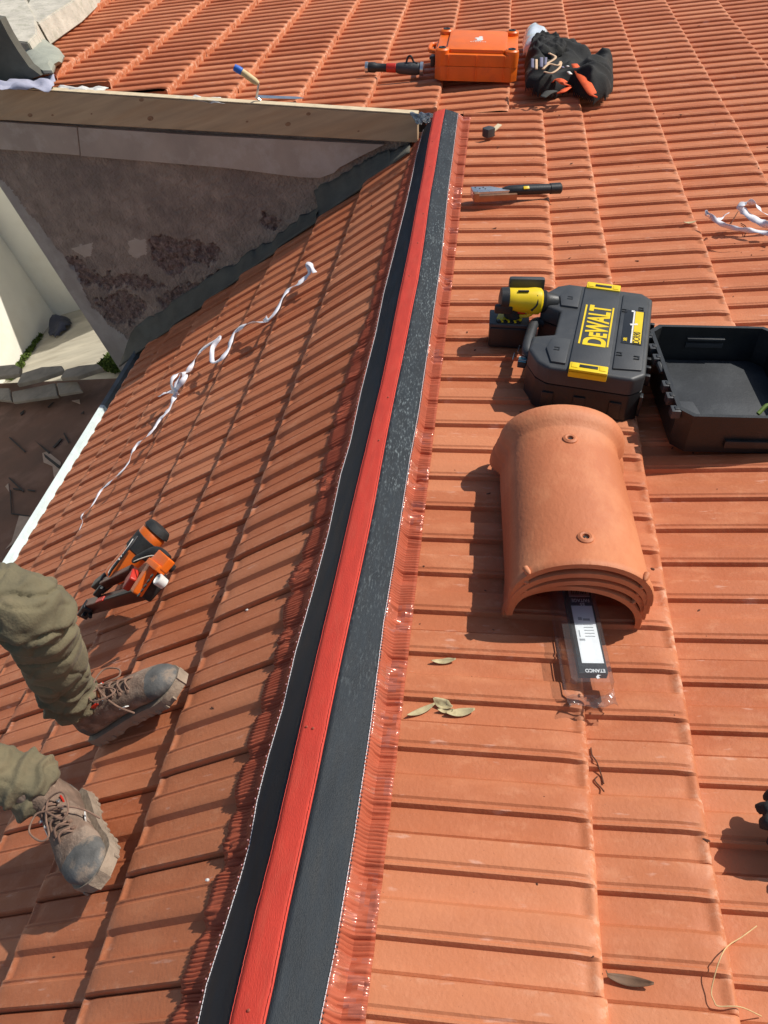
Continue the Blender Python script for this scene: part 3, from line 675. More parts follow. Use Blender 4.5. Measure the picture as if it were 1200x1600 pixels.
def blob(name, poly_px, s, hmax, m, parent=None, res=.006, seed=0, plane=None, amp=.5, freq=14, edge=.03, base=.004, stretch=(1, 1)):
    P = [(uv(at(*p, s), s) if plane is None else Vector((onz(*p, plane).x, onz(*p, plane).y))) for p in poly_px]
    def inside(x, y):
        c = False; j = len(P)-1
        for i in range(len(P)):
            if (P[i].y > y) != (P[j].y > y) and x < (P[j].x-P[i].x)*(y-P[i].y)/(P[j].y-P[i].y)+P[i].x: c = not c
            j = i
        return c
    def dist(x, y):
        best = 9
        for i in range(len(P)):
            a, b = P[i-1], P[i]; ab = b-a; t = max(0, min(1, ((x-a.x)*ab.x+(y-a.y)*ab.y)/max(ab.length_squared, 1e-9)))
            best = min(best, math.hypot(x-a.x-ab.x*t, y-a.y-ab.y*t))
        return best
    x0, x1 = min(p.x for p in P), max(p.x for p in P); y0, y1 = min(p.y for p in P), max(p.y for p in P)
    nx, ny = int((x1-x0)/res)+2, int((y1-y0)/res)+2; bm = BM(); V = {}
    for i in range(nx):
        for j in range(ny):
            x, y = x0+i*res, y0+j*res
            if inside(x, y):
                d = dist(x, y); e = min(1, d/edge); e = math.sqrt(max(0, 1-(1-e)**2))
                wv = noise.noise((x*freq*stretch[0]+seed, y*freq*stretch[1], seed)); w2 = 1-1.5*abs(noise.noise((x*freq*1.6*stretch[0], y*freq*1.6*stretch[1]+seed, 4+seed)))
                h = base+hmax*e*(1-amp+amp*(.5+.8*wv)*(.5+.7*w2))
                V[i, j] = (bm.verts.new(sp(x, y, s, h) if plane is None else Vector((x, y, plane+h))))
    for (i, j) in list(V):
        q = [V.get(k) for k in ((i, j), (i+1, j), (i+1, j+1), (i, j+1))]
        if all(q): bm.faces.new(q)
        else:
            q = [k for k in q if k]
            if len(q) == 3: bm.faces.new(q)
    bmesh.ops.delete(bm, geom=[v for v in bm.verts if not v.link_faces], context='VERTS')
    be = [e for e in bm.edges if e.is_boundary]; r = bmesh.ops.extrude_edge_only(bm, edges=be)
    dn = (NR if s > 0 else NL) if plane is None else Vector((0, 0, 1))
    for v in r['geom']:
        if isinstance(v, bmesh.types.BMVert): v.co -= dn*.02
    return obj(name, bm, m, parent, True, 80)
tag(blob('tarpaulin', [(78, 528), (80, 512), (92, 502), (106, 497), (112, 502), (114, 512), (100, 522), (90, 530)], 1, .16, mat('dark_tarpaulin', (.03, .035, .06), .6, .3, 20, .004, 40), None, .03, 3, ZS, .6, 6, .12), 'dark blue crumpled tarpaulin in the corner of the cream walls', 'tarpaulin')

# ------------------------------------------------------------------ film and membrane scraps along the board
def sheet(name, pix, fnp, m, label, cat, th=.0008, mid=.012, seed=1, n=14):
    q = [fnp(*p) for p in pix]
    bm = BM(); grid(bm, lambda i, j: (q[0]*(1-i)+q[1]*i)*(1-j)+(q[3]*(1-i)+q[2]*i)*j + Vector((0, 0, mid*(4*i*(1-i)*j*(1-j))+mid*1.2*noise.noise((i*5+seed, j*4, seed)))), n, n)
    return tag(thicken(obj(name, bm, m, None, True, 80), th), label, cat)
sheet('plastic_film', [(640, 176), (678, 177), (672, 190), (652, 196)], lambda x, y: at(x, y, 1, .035), FILM, 'crumpled clear plastic film at the top end of the ridge underlay', 'film', mid=.012, seed=3)
sheet('membrane_sheet', [(-10, 131), (88, 118), (80, 140), (-10, 140)], lambda x, y: at(x, y, 1, .01), mat('lilac_membrane', (.42, .42, .52), .35, .1, 10, spec=.6), 'lilac grey membrane sheet tucked behind the board below the mortar', 'membrane', mid=.03, seed=5)
WHM = mat('white_underlay', (.66, .64, .60), .8, .08, 20, .002, 60)
sheet('underlay_scrap', [(90, 136), (170, 137), (150, 146), (95, 141)], lambda x, y: at(x, y, 1, -.012), WHM, 'white underlay scrap showing behind the left part of the board', 'underlay', mid=.015, seed=6)
sheet('underlay_scrap', [(268, 151), (345, 152), (352, 162), (275, 155)], lambda x, y: at(x, y, 1, -.012), WHM, 'white underlay scrap showing behind the board left of the trowel', 'underlay', mid=.015, seed=7)

# ------------------------------------------------------------------ trowel
b0 = onw(404, 158, -.01); tr = empty('trowel', Matrix.Translation(b0), 'small trowel with a pale handle and blue tip stuck upright by the board', 'trowel')
K = Matrix.Translation(-b0)
def trp(name, fn, m):
    bm = BM(); fn(bm); bmesh.ops.transform(bm, matrix=K, verts=bm.verts); o = obj(name, bm, m, tr); return o
top = b0+Vector((-.003, -.01, .085)); h0 = on(404, 131, Vector((0, 1, 0)), top); h1 = on(378, 112, Vector((0, 1, 0)), top); h2 = on(366, 105, Vector((0, 1, 0)), top)
trp('shank', lambda bm: tube(bm, smooth_pts([b0+Vector((.01, 0, 0)), b0+Vector((0, 0, .02)), on(403, 140, Vector((0, 1, 0)), top), h0], 4), .0055, 8), STEEL)
trp('handle', lambda bm: tube(bm, [h0, h0*.8+h1*.2, h0*.4+h1*.6, h1], [.009, .015, .016, .015], 12), CANE)
trp('blue_tip', lambda bm: tube(bm, [h1, h1*.5+h2*.5, h2], [.0165, .0172, .015], 12), BLUEP)
trp('blade', lambda bm: prism(bm, [(.0, .02), (.20, .018), (.24, .0), (.20, -.018), (0, -.02)], 0, .002, mat=Matrix.Translation(b0+Vector((-.02, 0, .001))) @ Matrix.Translation((0, .045, .012)) @ Matrix.Rotation(.34, 4, 'Y')), STEEL)

# ------------------------------------------------------------------ black tool with red band
p0, p1 = at(570, 106, 1, .035), at(662, 106, 1, .035); d = p1-p0
tl = empty('hand_tool', fr(1, seat(1, (p0+p1)/2)), 'black cylindrical hand tool with a red band and silver ends left of the orange case', 'hand tool')
Lh = d.length/2; MX = Matrix.Translation((0, 0, .034)) @ Matrix.Rotation(PI/2, 4, 'Y')
for nm, pr, m in (('grip', [(.0235, -Lh+.018), (.0245, -Lh+.03), (.0245, -Lh+.05), (.020, -Lh+.06), (.019, -Lh+.105), (.020, -Lh+.11)], BLK), ('red_band', [(.0205, -Lh+.111), (.0215, -Lh+.113), (.0225, -Lh+.158), (.021, -Lh+.16)], REDP),
                  ('barrel', [(.021, -Lh+.161), (.026, -Lh+.175), (.029, -Lh+.22), (.029, Lh-.03), (.026, Lh-.02)], DGREY), ('end_cap', [(.022, -Lh), (.026, -Lh+.002), (.026, -Lh+.016), (.022, -Lh+.018)], STEEL), ('end_cap', [(.025, Lh-.019), (.032, Lh-.017), (.032, Lh-.002), (.027, Lh)], STEEL)):
    bm = BM(); lathe(bm, pr, 24, MX); obj(nm, bm, m, tl)
bm = BM(); tube(bm, smooth_pts([(.06, 0, .055), (.07, .005, .085), (.085, .0, .09), (.10, 0, .065), (.12, -.01, .06)], 5), .005, 8); obj('lever', bm, BLK, tl)
for k in range(5):
    bm = BM(); box(bm, (.055+.012*k, -.018, .052), (.006, .004, .008), .001); obj('button', bm, STEEL if k % 2 else BLK, tl)

# ------------------------------------------------------------------ orange case
oc = empty('tool_case', fr(1, sp(.120, 4.70, 1, .002), 0), 'closed orange plastic tool case with a white mark on its lid', 'tool case')
W2, D2, H2 = .205, .215, .142
def oct_(w, d, c): return [(-w+c, -d), (w-c, -d), (w, -d+c), (w, d-c), (w-c, d), (-w+c, d), (-w, d-c), (-w, -d+c)]
bm = BM(); prism(bm, oct_(W2, D2, .03), .006, .072, .004)
for dx in (-.14, 0, .14): box(bm, (dx, -D2-.002, .04), (.006, .01, .062), .002)
obj('lower_shell', bm, ORG, oc)
bm = BM(); prism(bm, oct_(W2-.002, D2-.002, .03), .0735, .125, .006)
prism(bm, oct_(.15, D2-.03, .02), .125, .143, .008)
for dx in (-.14, 0, .14): box(bm, (dx, -D2-.001, .10), (.005, .008, .046), .002)
for sx, sy in ((-1, -1), (1, -1), (-1, 1), (1, 1)): lathe(bm, [(.034, .07), (.036, .12), (.034, .140), (.026, .146)], 20, Matrix.Translation((sx*(W2-.034), sy*(D2-.036), 0)))
box(bm, (-W2-.003, 0, .10), (.012, .20, .02), .004); obj('lid', bm, ORG, oc)
for sx, sy in ((-1, -1), (1, -1), (-1, 1), (1, 1)):
    bm = BM(); lathe(bm, [(.018, .1455), (.019, .149), (.012, .150), (.010, .147)], 18, Matrix.Translation((sx*(W2-.034), sy*(D2-.036), 0))); obj('foot_button', bm, BLK, oc)
for sy in (-.12, .12):
    bm = BM(); box(bm, (-W2-.016, sy, .072), (.022, .045, .05), .006); box(bm, (-W2-.027, sy, .085), (.012, .03, .012), .003); obj('latch', bm, BLK, oc)
bm = BM(); tube(bm, smooth_pts([(-W2+.0, -.07, .1), (-W2-.035, -.055, .1), (-W2-.04, 0, .1), (-W2-.035, .055, .1), (-W2, .07, .1)], 5), .011, 10); obj('handle', bm, ORG, oc)
bm = BM()                                                  # white mark: a leaping figure with a line of small print under it
fig = [(-.018, -.018), (-.004, -.012), (-.006, .0), (-.014, .004), (-.010, .012), (.0, .012), (.002, .022), (.010, .026), (.016, .018), (.013, .008), (.018, -.002), (.014, -.014), (.004, -.018)]
prism(bm, [(p[0]*1.4+.0, p[1]*2.0+.01) for p in fig], .1432, .1438)
for k in range(7): box(bm, (-.036+.012*k, -.045, .1435), (.007, .006 if k % 2 else .009, .0008))
obj('white_mark', bm, WHT, oc, False)

# ------------------------------------------------------------------ clear bag, jacket, gloves
tag(blob('plastic_bag', [(814, 92), (816, 66), (826, 62), (844, 64), (858, 72), (862, 84), (840, 96)], 1, .11, SILV, None, .008, 5, None, .25, 8, .07), 'shiny silver grey plastic bag tucked between the orange case and the jacket', 'bag')
jk = empty('work_jacket', fr(1, seat(1, at(890, 120))), 'crumpled black work jacket with orange panels right of the orange case', 'jacket')
def onj(o): o.parent = jk; o.matrix_parent_inverse = jk.matrix_world.inverted(); return o
onj(blob('jacket_body', [(818, 145), (817, 110), (826, 88), (848, 78), (900, 80), (925, 102), (955, 100), (958, 125), (957, 146), (948, 156), (925, 162), (905, 156), (890, 146), (862, 152), (838, 153)], 1, .115, CLOTHB, None, .007, 11, None, .7, 6.5, .05))
def strip(name, pts, wd, m, hs, parent, s=1, th=.003, seg=6, tw=None):
    P = smooth_pts([at(*p, s, h) for p, h in zip(pts, hs)], seg); n_ = NR if s > 0 else NL; bm = BM(); prev = None; N_ = len(P)
    for i, p in enumerate(P):
        t = (P[min(i+1, N_-1)]-P[max(i-1, 0)]).normalized(); side = t.cross((n_*.5+Vector((.35, -.45, .3))) if name in ('ribbon', 'ribbon_band', 'knot', 'ribbon_tail') else n_).normalized()
        if tw is not None:
            a = float(np.interp(i/(N_-1), np.linspace(0, 1, len(tw)), tw)); side = Matrix.Rotation(R(a), 3, t) @ side
        w_ = wd*(1 if not isinstance(wd, (list, tuple)) else 1) if not isinstance(wd, (list, tuple)) else float(np.interp(i/(N_-1), np.linspace(0, 1, len(wd)), wd))
        if name.startswith('ribbon') or name == 'knot':
            q_ = noise.noise((i*.21, len(pts), 3)); w_ *= .85+.5*q_; side = Matrix.Rotation(1.5*noise.noise((i*.13, 7, len(pts))), 3, t) @ side
        cur = [bm.verts.new(p-side*w_/2), bm.verts.new(p+n_*w_*.02), bm.verts.new(p+side*w_/2)]
        if prev:
            for k in range(2): bm.faces.new((prev[k], prev[k+1], cur[k+1], cur[k]))
        prev = cur
    o = obj(name, bm, m, parent, True, 80); thicken(o, th, 0); return o
def jstrip(*a, **k): return onj(strip(*a, **k))
jstrip('orange_panel', [(897, 100), (910, 120), (925, 145), (931, 152)], [.03, .055, .045, .02], CLOTHO, [.10, .085, .06, .04], None)
jstrip('orange_panel', [(862, 128), (872, 124), (882, 130), (890, 134)], [.02, .04, .045, .02], CLOTHO, [.06, .075, .075, .06], None)
jstrip('orange_panel', [(870, 146), (880, 142), (890, 136)], [.012, .03, .02], CLOTHO, [.05, .06, .06], None)
jstrip('grey_cuff', [(848, 152), (858, 144), (868, 142)], [.03, .04, .03], mat('dark_grey_cloth', (.05, .05, .045), .9), [.05, .06, .05], None)
gl = empty('work_gloves', fr(1, seat(1, at(850, 100))), 'patterned black work gloves lying on top of the crumpled jacket', 'gloves')
GL2 = mat('glove_print_pale', (.62, .42, .26), .7); GLP = mat('glove_violet_grey', (.16, .15, .22), .8)
o = blob('glove_body', [(826, 110), (826, 92), (840, 86), (868, 92), (882, 104), (876, 114), (858, 118), (840, 118)], 1, .05, CLOTHB, None, .006, 21, None, .6, 25, .03, .085)
o.parent = gl; o.matrix_parent_inverse = gl.matrix_world.inverted()
for pts, hs, wd, m in (([(838, 93), (838, 108)], [.155, .14], .012, GL2), ([(832, 92), (832, 106)], [.15, .14], .014, GLP), ([(846, 90), (846, 105)], [.155, .145], .016, GLP), ([(853, 90), (852, 102)], [.155, .15], .012, GLP), ([(858, 83), (868, 90), (852, 101)], [.14, .15, .15], .012, GL2),
                       ([(848, 108), (858, 100), (872, 102), (876, 96)], [.15, .155, .15, .14], .011, GL2), ([(850, 112), (862, 114), (874, 106), (877, 98)], [.14, .145, .145, .14], .010, GL2), ([(888, 112), (892, 116)], [.12, .12], .014, WHT), ([(878, 104), (880, 106)], [.14, .14], .014, GLP), ([(886, 103), (888, 104)], [.13, .13], .012, WHT)):
    o = strip('printed_stripe', pts, wd, m, hs, None); o.parent = gl; o.matrix_parent_inverse = gl.matrix_world.inverted()

# ------------------------------------------------------------------ small dark block with a wooden splinter
hm = empty('dark_block', fr(1, seat(1, at(763, 212)), 50), 'small dark block with a pale wood splinter lying beside the foil edge', 'block')
bm = BM(); prism(bm, [(-.024, -.018), (.018, -.022), (.026, .0), (.02, .02), (-.018, .022), (-.028, .004)], .0, .034, .005); obj('block', bm, DGREY, hm)
bm = BM(); box(bm, (.045, .002, .018), (.075, .022, .006), .002, (0, -12, 8)); obj('wood_splinter', bm, PALE, hm)

# ------------------------------------------------------------------ hammer tacker
a, b = at(738, 304, 1, .02), at(876, 296, 1, .02); L2 = (b-a).length
tk = empty('hammer_tacker', fr(1, seat(1, (a+b)/2), math.degrees(math.atan2(b.y-a.y, (b-a).length))), 'hammer tacker with steel head and black handle lying below the dark block', 'stapler')
X0 = -L2/2
bm = BM(); prism(bm, [(X0, -.016), (X0+.012, -.020), (X0+.15, -.018), (X0+.15, .006), (X0+.105, .012), (X0+.075, .030), (X0+.0, .034)], .006, .036, .003); obj('steel_head', bm, STEEL, tk)
bm = BM(); box(bm, (X0+.085, -.024, .014), (.16, .016, .024), .003); box(bm, (X0+.01, -.022, .02), (.02, .026, .032), .003); obj('staple_channel', bm, BRONZE, tk)
bm = BM(); tube(bm, [(X0+.115, .002, .026), (X0+.14, 0, .028), (X0+.2, -.002, .028), (L2/2-.045, -.003, .027), (L2/2-.043, -.003, .027), (L2/2-.005, -.003, .027), (L2/2, -.003, .027)], [.014, .020, .0215, .0205, .023, .0235, .018], 14, flat=.85); obj('handle', bm, BLK, tk)
bm = BM(); box(bm, (X0+.20, -.018, .042), (.022, .012, .003), .002, (35, 0, 0)); obj('yellow_badge', bm, YEL, tk)
for dx, dy in ((.015, .022), (.03, .012), (.045, .02), (.05, .006)):
    bm = BM(); lathe(bm, [(.0035, .0355), (.003, .0372), (.0005, .0375)], 10, Matrix.Translation((X0+dx, dy, 0))); obj('rivet', bm, DGREY, tk)

# ------------------------------------------------------------------ white ribbons
ro = strip('ribbon', [(1137, 333), (1128, 340), (1118, 344), (1108, 340), (1103, 334), (1106, 333), (1118, 344), (1132, 352), (1155, 358), (1180, 361), (1215, 368)], .019, RIB, [.035, .03, .03, .035, .04, .045, .04, .03, .03, .03, .03], None, 1, .0006, 8, [70, 60, 50, 60, 80, 80, 60, 40, 60, 50, 50])
tag(ro, 'thin end of a white ribbon curling left on the right-hand tiles', 'ribbon')
ro = strip('ribbon', [(1215, 340), (1192, 332), (1180, 318), (1165, 316), (1157, 323), (1163, 331), (1178, 342), (1195, 350), (1220, 358)], .030, RIB, [.03, .05, .07, .07, .06, .045, .04, .035, .03], None, 1, .0006, 8, [30, 40, 50, 60, 50, 30, 20, 25, 30])
tag(ro, 'wide looped white ribbon at the right edge beside a thinner curl', 'ribbon')
rb = empty('ribbon', fr(-1, seat(-1, at(270, 610, -1))), 'long knotted white ribbon lying down the left slope', 'ribbon')
def rstrip(*a, **k):
    o = strip(*a, **k); o.parent = rb; o.matrix_parent_inverse = rb.matrix_world.inverted()
rstrip('ribbon_band', [(492, 426), (485, 414), (480, 412), (484, 424), (478, 433), (466, 443), (452, 452), (441, 466), (432, 485), (419, 500), (414, 497), (418, 503), (400, 503), (382, 509), (366, 520), (361, 532), (357, 545), (346, 560), (333, 566), (331, 556), (333, 542), (343, 528), (333, 534), (315, 547), (304, 562), (297, 575), (288, 584)], [.024]*26, RIB,
       [.03, .04, .045, .03, .025, .03, .03, .035, .04, .035, .03, .025, .03, .025, .02, .03, .035, .035, .03, .04, .045, .05, .04, .03, .025, .02, .02], None, -1, .0006, 6, [10, 25, 20, 5, 20, 30, 20, 10, 25, 10, 15, 30, 35, 30, 25, 15, 5, 10, 20, 10, 15, 10, 10, 20, 25, 20, 10])
rstrip('knot', [(290, 584), (280, 583), (271, 590), (268, 602), (273, 610), (282, 600), (289, 588), (284, 584), (276, 598), (275, 612), (277, 614)], .026, RIB, [.02, .04, .05, .05, .04, .055, .06, .05, .05, .04, .03], None, -1, .0008, 6, [20, 50, 30, 20, 60, 20, 30, 50, 20, 30, 20])
rstrip('ribbon_tail', [(276, 613), (266, 612), (256, 615), (250, 618)], [.024, .022, .03, .028], RIB, [.03, .03, .04, .035], None, -1, .0006, 6, [10, 40, 10, 20])
rstrip('ribbon_band', [(275, 613), (271, 624), (265, 637), (257, 648), (250, 655), (244, 664), (239, 672), (226, 685), (215, 694), (207, 706), (202, 720), (194, 732), (182, 744), (170, 755), (160, 764), (154, 772), (148, 783), (141, 793), (131, 801), (127, 808), (129, 815), (124, 828)], [.024, .026, .028, .024, .018, .013, .013, .015, .015, .015, .015, .015, .014, .014, .013, .012, .010, .010, .009, .012, .007, .004], RIB,
       [.03]*22, None, -1, .0006, 6, [10, 20, 5, 20, 40, 10, 50, 10])

# ------------------------------------------------------------------ closed black case with yellow latches
SINK = -.010
cc = sp(.516, 1.968, 1, SINK); ca = empty('tool_case', fr(1, cc, -9.2), 'closed black tool case with yellow latches and yellow lettering', 'tool case')
w2, d2 = .148, .222
HX = [(-w2, -.085), (-w2, -.15), (-w2+.03, -d2+.02), (-w2+.06, -d2), (w2-.03, -d2), (w2, -d2+.03), (w2, d2-.03), (w2-.03, d2), (-w2+.06, d2), (-w2+.03, d2-.02), (-w2, .15), (-w2, .085), (-w2+.055, .062), (-w2+.055, -.062)]
bm = BM(); prism(bm, HX, .0, .082, .004, inset=-.0)
for y_ in (-.19, -.1, .1, .19): box(bm, (w2+.002, y_, .04), (.008, .02, .06), .002)
for x_ in (-.08, .0, .09): box(bm, (x_, -d2-.002, .035), (.03, .008, .05), .003)
obj('lower_shell', bm, BLK, ca)
bm = BM(); prism(bm, HX, .085, .132, .010, 3)
prism(bm, [(-.040, -d2+.008), (.058, -d2+.008), (.058, d2-.008), (-.040, d2-.008)], .131, .138, .003)
prism(bm, [(.066, -d2+.03), (w2-.012, -d2+.04), (w2-.012, d2-.04), (.066, d2-.03)], .131, .137, .004)
prism(bm, [(-.095, .085), (-.048, .085), (-.048, d2-.02), (-.085, d2-.02), (-.105, .14)], .131, .138, .004)
prism(bm, [(-.095, -.085), (-.105, -.14), (-.085, -d2+.02), (-.048, -d2+.02), (-.048, -.085)], .131, .138, .004)
obj('lid', bm, DGREY, ca)
bm = BM(); tube(bm, smooth_pts([(-w2+.03, -.095, .07), (-w2-.004, -.085, .075), (-w2-.012, -.05, .08), (-w2-.012, .05, .08), (-w2-.004, .085, .075), (-w2+.03, .095, .07)], 5), .014, 12); obj('handle', bm, DGREY, ca)
for sy in (-1, 1):
    bm = BM(); box(bm, (.009, sy*(d2-.008), .136), (.094, .034, .012), .003); box(bm, (.009, sy*(d2+.005), .129), (.094, .008, .022), .003); o = obj('latch', bm, YEL, ca)
    bm = BM(); box(bm, (.009, sy*(d2-.010), .1422), (.045, .012, .002), .0005); q_ = obj('slot', bm, BLK, o)
    for k in (-1, 1):
        bm = BM(); box(bm, (.009+k*.034, sy*(d2-.010), .1425), (.016, .020, .0016), .0006); obj('ridge_pad', bm, YEL, o)
Z_ = .1384
bm = BM()
for x_ in (-.0265, .0455): box(bm, (x_, 0, Z_+.0003), (.0045, .205, .0008))
obj('logo_bar', bm, YEL, ca, False)
text('lettering', 'D', .078, YEL, ca, M((.0145, -.084, Z_), (0, 0, 90)), .0006, .80, .0026)
text('lettering', 'E', .060, YEL, ca, M((.0195, -.050, Z_), (0, 0, 90)), .0006, .74, .0026)
text('lettering', 'WALT', .077, YEL, ca, M((.0145, .033, Z_), (0, 0, 90)), .0006, .66, .0026)
bm = BM(); box(bm, (.103, .018, .1374), (.052, .175, .0014), .0004); obj('label_plate', bm, LABB, ca, False)
bm = BM(); box(bm, (.1155, .018, .1384), (.021, .165, .0008)); o = obj('yellow_label', bm, YEL, ca, False)
bm = BM(); box(bm, (.102, .018, .1384), (.004, .165, .0008)); box(bm, (.104, .03, .1389), (.020, .008, .0006), 0, (0, 0, 20)); box(bm, (.098, .10, .1384), (.008, .008, .0008)); obj('pale_print', bm, WHT, ca, False)
text('lettering', 'DCR90', .024, LABB, ca, M((.1155, -.036, .1389), (0, 0, 90)), .0003, .8, .0004)
text('lettering', 'XR', .012, YEL, ca, M((.087, -.050, .1383), (0, 0, 90)), .0003, 1, .0006)
for x_, y_ in ((.075, .105), (.077, -.118), (.118, .125), (.12, -.125), (-.075, .135), (-.078, -.135)):
    bm = BM(); box(bm, (x_, y_, .1385), (.014, .003, .0016)); box(bm, (x_+.006, y_-.006, .1385), (.003, .012, .0016)); box(bm, (x_, y_-.012, .1385), (.014, .003, .0016)); obj('moulded_mark', bm, BLK, ca, False)
for y_ in (-.13, -.09, -.05, .0, .05, .09, .13):
    bm = BM(); box(bm, (w2+.008, y_, .078), (.016, .012, .03), .003); obj('hinge_rib', bm, BLK, ca)

# ------------------------------------------------------------------ cordless drill standing on its battery
dp = seat(1, at(792, 541, 1, .0)); dr = empty('cordless_drill', fr(1, dp+NR*(-.008)+Vector((.0, .038, 0)), 0), 'yellow and black cordless drill standing on its battery beside the closed black case', 'drill')
bm = BM(); box(bm, (0, 0, .034), (.108, .078, .066), .009, (0, 0, 0), 3); obj('battery', bm, BLK, dr)
bm = BM(); box(bm, (.0, 0, .073), (.112, .080, .012), .005, (0, 0, 0), 3); obj('battery_cap', bm, DGREY, dr)
bm = BM(); prism(bm, [(-.03, -.03), (.028, -.03), (.036, -.01), (.028, .02), (-.03, .02), (-.036, -.012)], .078, .083, .002); obj('battery_foot', bm, YEL, dr)
bm = BM(); tube(bm, smooth_pts([(.010, 0, .075), (.006, 0, .09), (.000, 0, .11), (-.004, 0, .13)], 4), [.024]*13, 14, flat=.95); obj('grip', bm, RUB, dr)
DX = Matrix.Translation((.032, .004, .132)) @ Matrix.Rotation(R(6), 4, 'Z') @ Matrix.Rotation(PI/2+R(4), 4, 'Y')
bm = BM(); lathe(bm, [(.012, -.054), (.028, -.052), (.031, -.045), (.032, -.02), (.034, .01), (.037, .030), (.036, .046), (.030, .052)], 22, DX); obj('motor_housing', bm, YEL, dr)
bm = BM(); lathe(bm, [(.018, -.066), (.031, -.063), (.0335, -.042), (.028, -.040)], 22, DX); box(bm, (-.020, -.026, .118), (.05, .014, .026), .006); obj('rear_cap', bm, BLK, dr)
bm = BM(); lathe(bm, [(.030, .050), (.032, .060), (.025, .070), (.022, .095), (.012, .100)], 20, DX); obj('chuck', bm, BLK, dr)
bm = BM(); tube(bm, smooth_pts([(.020, -.004, .088), (.050, -.010, .094), (.060, -.012, .108), (.052, -.012, .122)], 4), .006, 8); obj('guard_arm', bm, YEL, dr)
bm = BM(); box(bm, (.028, -.004, .108), (.03, .022, .02), .005); obj('trigger', bm, REDP, dr)
bm = BM(); box(bm, (.03, -.008, .166), (.030, .006, .004), .001, (0, 0, 6)); tube(bm, smooth_pts([(.056, -.030, .12), (.070, -.026, .14), (.068, -.012, .158)], 4), .003, 6); obj('side_plate', bm, BLK, dr)
bm = BM(); box(bm, (.04, .055, .150), (.10, .02, .05), .008, (0, 0, 4)); obj('belt_clip', bm, DGREY, dr)
for k in range(4):
    bm = BM(); box(bm, (-.03+.018*k, -.028, .081), (.010, .012, .006), .001, (0, 0, 30)); obj('battery_mark', bm, BLK, dr)
# striped tag hanging below the case handle
tg = empty('striped_tag', fr(1, at(816, 566, 1, .05), -10), 'small cyan and white striped tag by the case handle', 'tag')
bm = BM(); box(bm, (0, 0, 0), (.022, .030, .018), .002); obj('tag_body', bm, DGREY, tg)
for k in range(4):
    bm = BM(); box(bm, (0, .010-.0075*k, .0096), (.021, .003, .001)); obj('stripe', bm, CYAN if k % 2 else WHT, tg)
for pts in ([(812, 540), (809, 550)], [(804, 552), (801, 562)]):
    bm = BM(); tube(bm, [at(*p, 1, .04) for p in pts], .002, 6); tag(obj('loose_nail', bm, STEEL), 'short bright nail lying left of the case' if pts[0][0] > 808 else 'short bright nail lying nearest the drill shadow', 'nail')

# ------------------------------------------------------------------ open empty black case
oa = empty('open_case', fr(1, sp(.855, 1.838, 1, -.010), 4), 'empty open black tool case shell, cut by the right edge of the photo', 'tool case')
w3, d3, h3, t3 = .168, .205, .112, .008
def rim(w, d, c): return [(-w+c, -d), (w-c, -d), (w, -d+c), (w, d-c), (w-c, d), (-w+c, d), (-w, d-c), (-w, -d+c)]
bm = BM(); o_, i_ = rim(w3, d3, .03), rim(w3-t3, d3-t3, .028)
rs_ = [[Vector((x*.97, y*.97, 0)) for x, y in o_], [Vector((x, y, .03)) for x, y in o_], [Vector((x, y, h3-.01)) for x, y in o_], [Vector((x*1.012, y*1.01, h3-.01)) for x, y in o_], [Vector((x*1.012, y*1.01, h3)) for x, y in o_], [Vector((x, y, h3)) for x, y in i_], [Vector((x*.97, y*.97, .012)) for x, y in i_]]
rings(bm, rs_); obj('shell', bm, BLK, oa, True, 30)
bm = BM(); prism(bm, [(-w3+.022, -d3+.02), (-w3+.105, -d3+.02), (-w3+.085, -d3+.17), (-w3+.022, -d3+.17)], .0125, .034, .004); obj('inner_tray', bm, DGREY, oa)
bm = BM(); prism(bm, [(x*.90, y*.90) for x, y in o_], .0122, .0165, .002); obj('floor_liner', bm, mat('worn_black_liner', (.022, .025, .029), .6, .4, 8, .0006, 90, c2=(.05, .055, .06), c2amt=.5, c2scale=7), oa)
for y_ in (-.175, -.12, -.07, .05, .10, .155):
    bm = BM(); box(bm, (-w3-.006, y_, h3-.012), (.022, .026, .022), .003); o = obj('latch_bracket', bm, DGREY, oa)
    bm = BM(); box(bm, (-w3-.004, y_, h3-.0005), (.010, .013, .003), .001); obj('slot', bm, BLK, o)
bm = BM(); box(bm, (-.01, d3-t3-.006, .080), (.10, .012, .006), .001); box(bm, (-.01, d3-t3-.004, .060), (.10, .008, .014), .001); obj('inner_ledge', bm, DGREY, oa)
bm = BM(); tube(bm, smooth_pts([(-w3-.003, .03, h3-.01), (-w3-.008, .012, h3-.005), (-w3-.003, -.008, h3-.012)], 4), .007, 8); obj('catch', bm, DGREY, oa)
bm = BM(); box(bm, (.03, -d3-.004, .035), (.16, .012, .022), .004); obj('front_grip', bm, BLK, oa)
gt = empty('small_tool', fr(1, sp(.975, 1.70, 1, .012), 10), 'small black tool with green trim lying in the open case', 'tool')
bm = BM(); box(bm, (0, 0, .022), (.10, .055, .04), .012, (0, 0, 0), 3); obj('tool_body', bm, BLK, gt)
for pts in ([(-.06, .03, .04), (-.03, .045, .055), (.02, .03, .05), (.05, .04, .045)], [(-.05, .0, .045), (-.02, .02, .06), (.03, .0, .05)], [(-.02, -.02, .042), (.02, -.01, .055), (.05, -.02, .045)]):
    bm = BM(); tube(bm, smooth_pts(pts, 5), .0055, 8); obj('green_trim', bm, GREEN, gt)

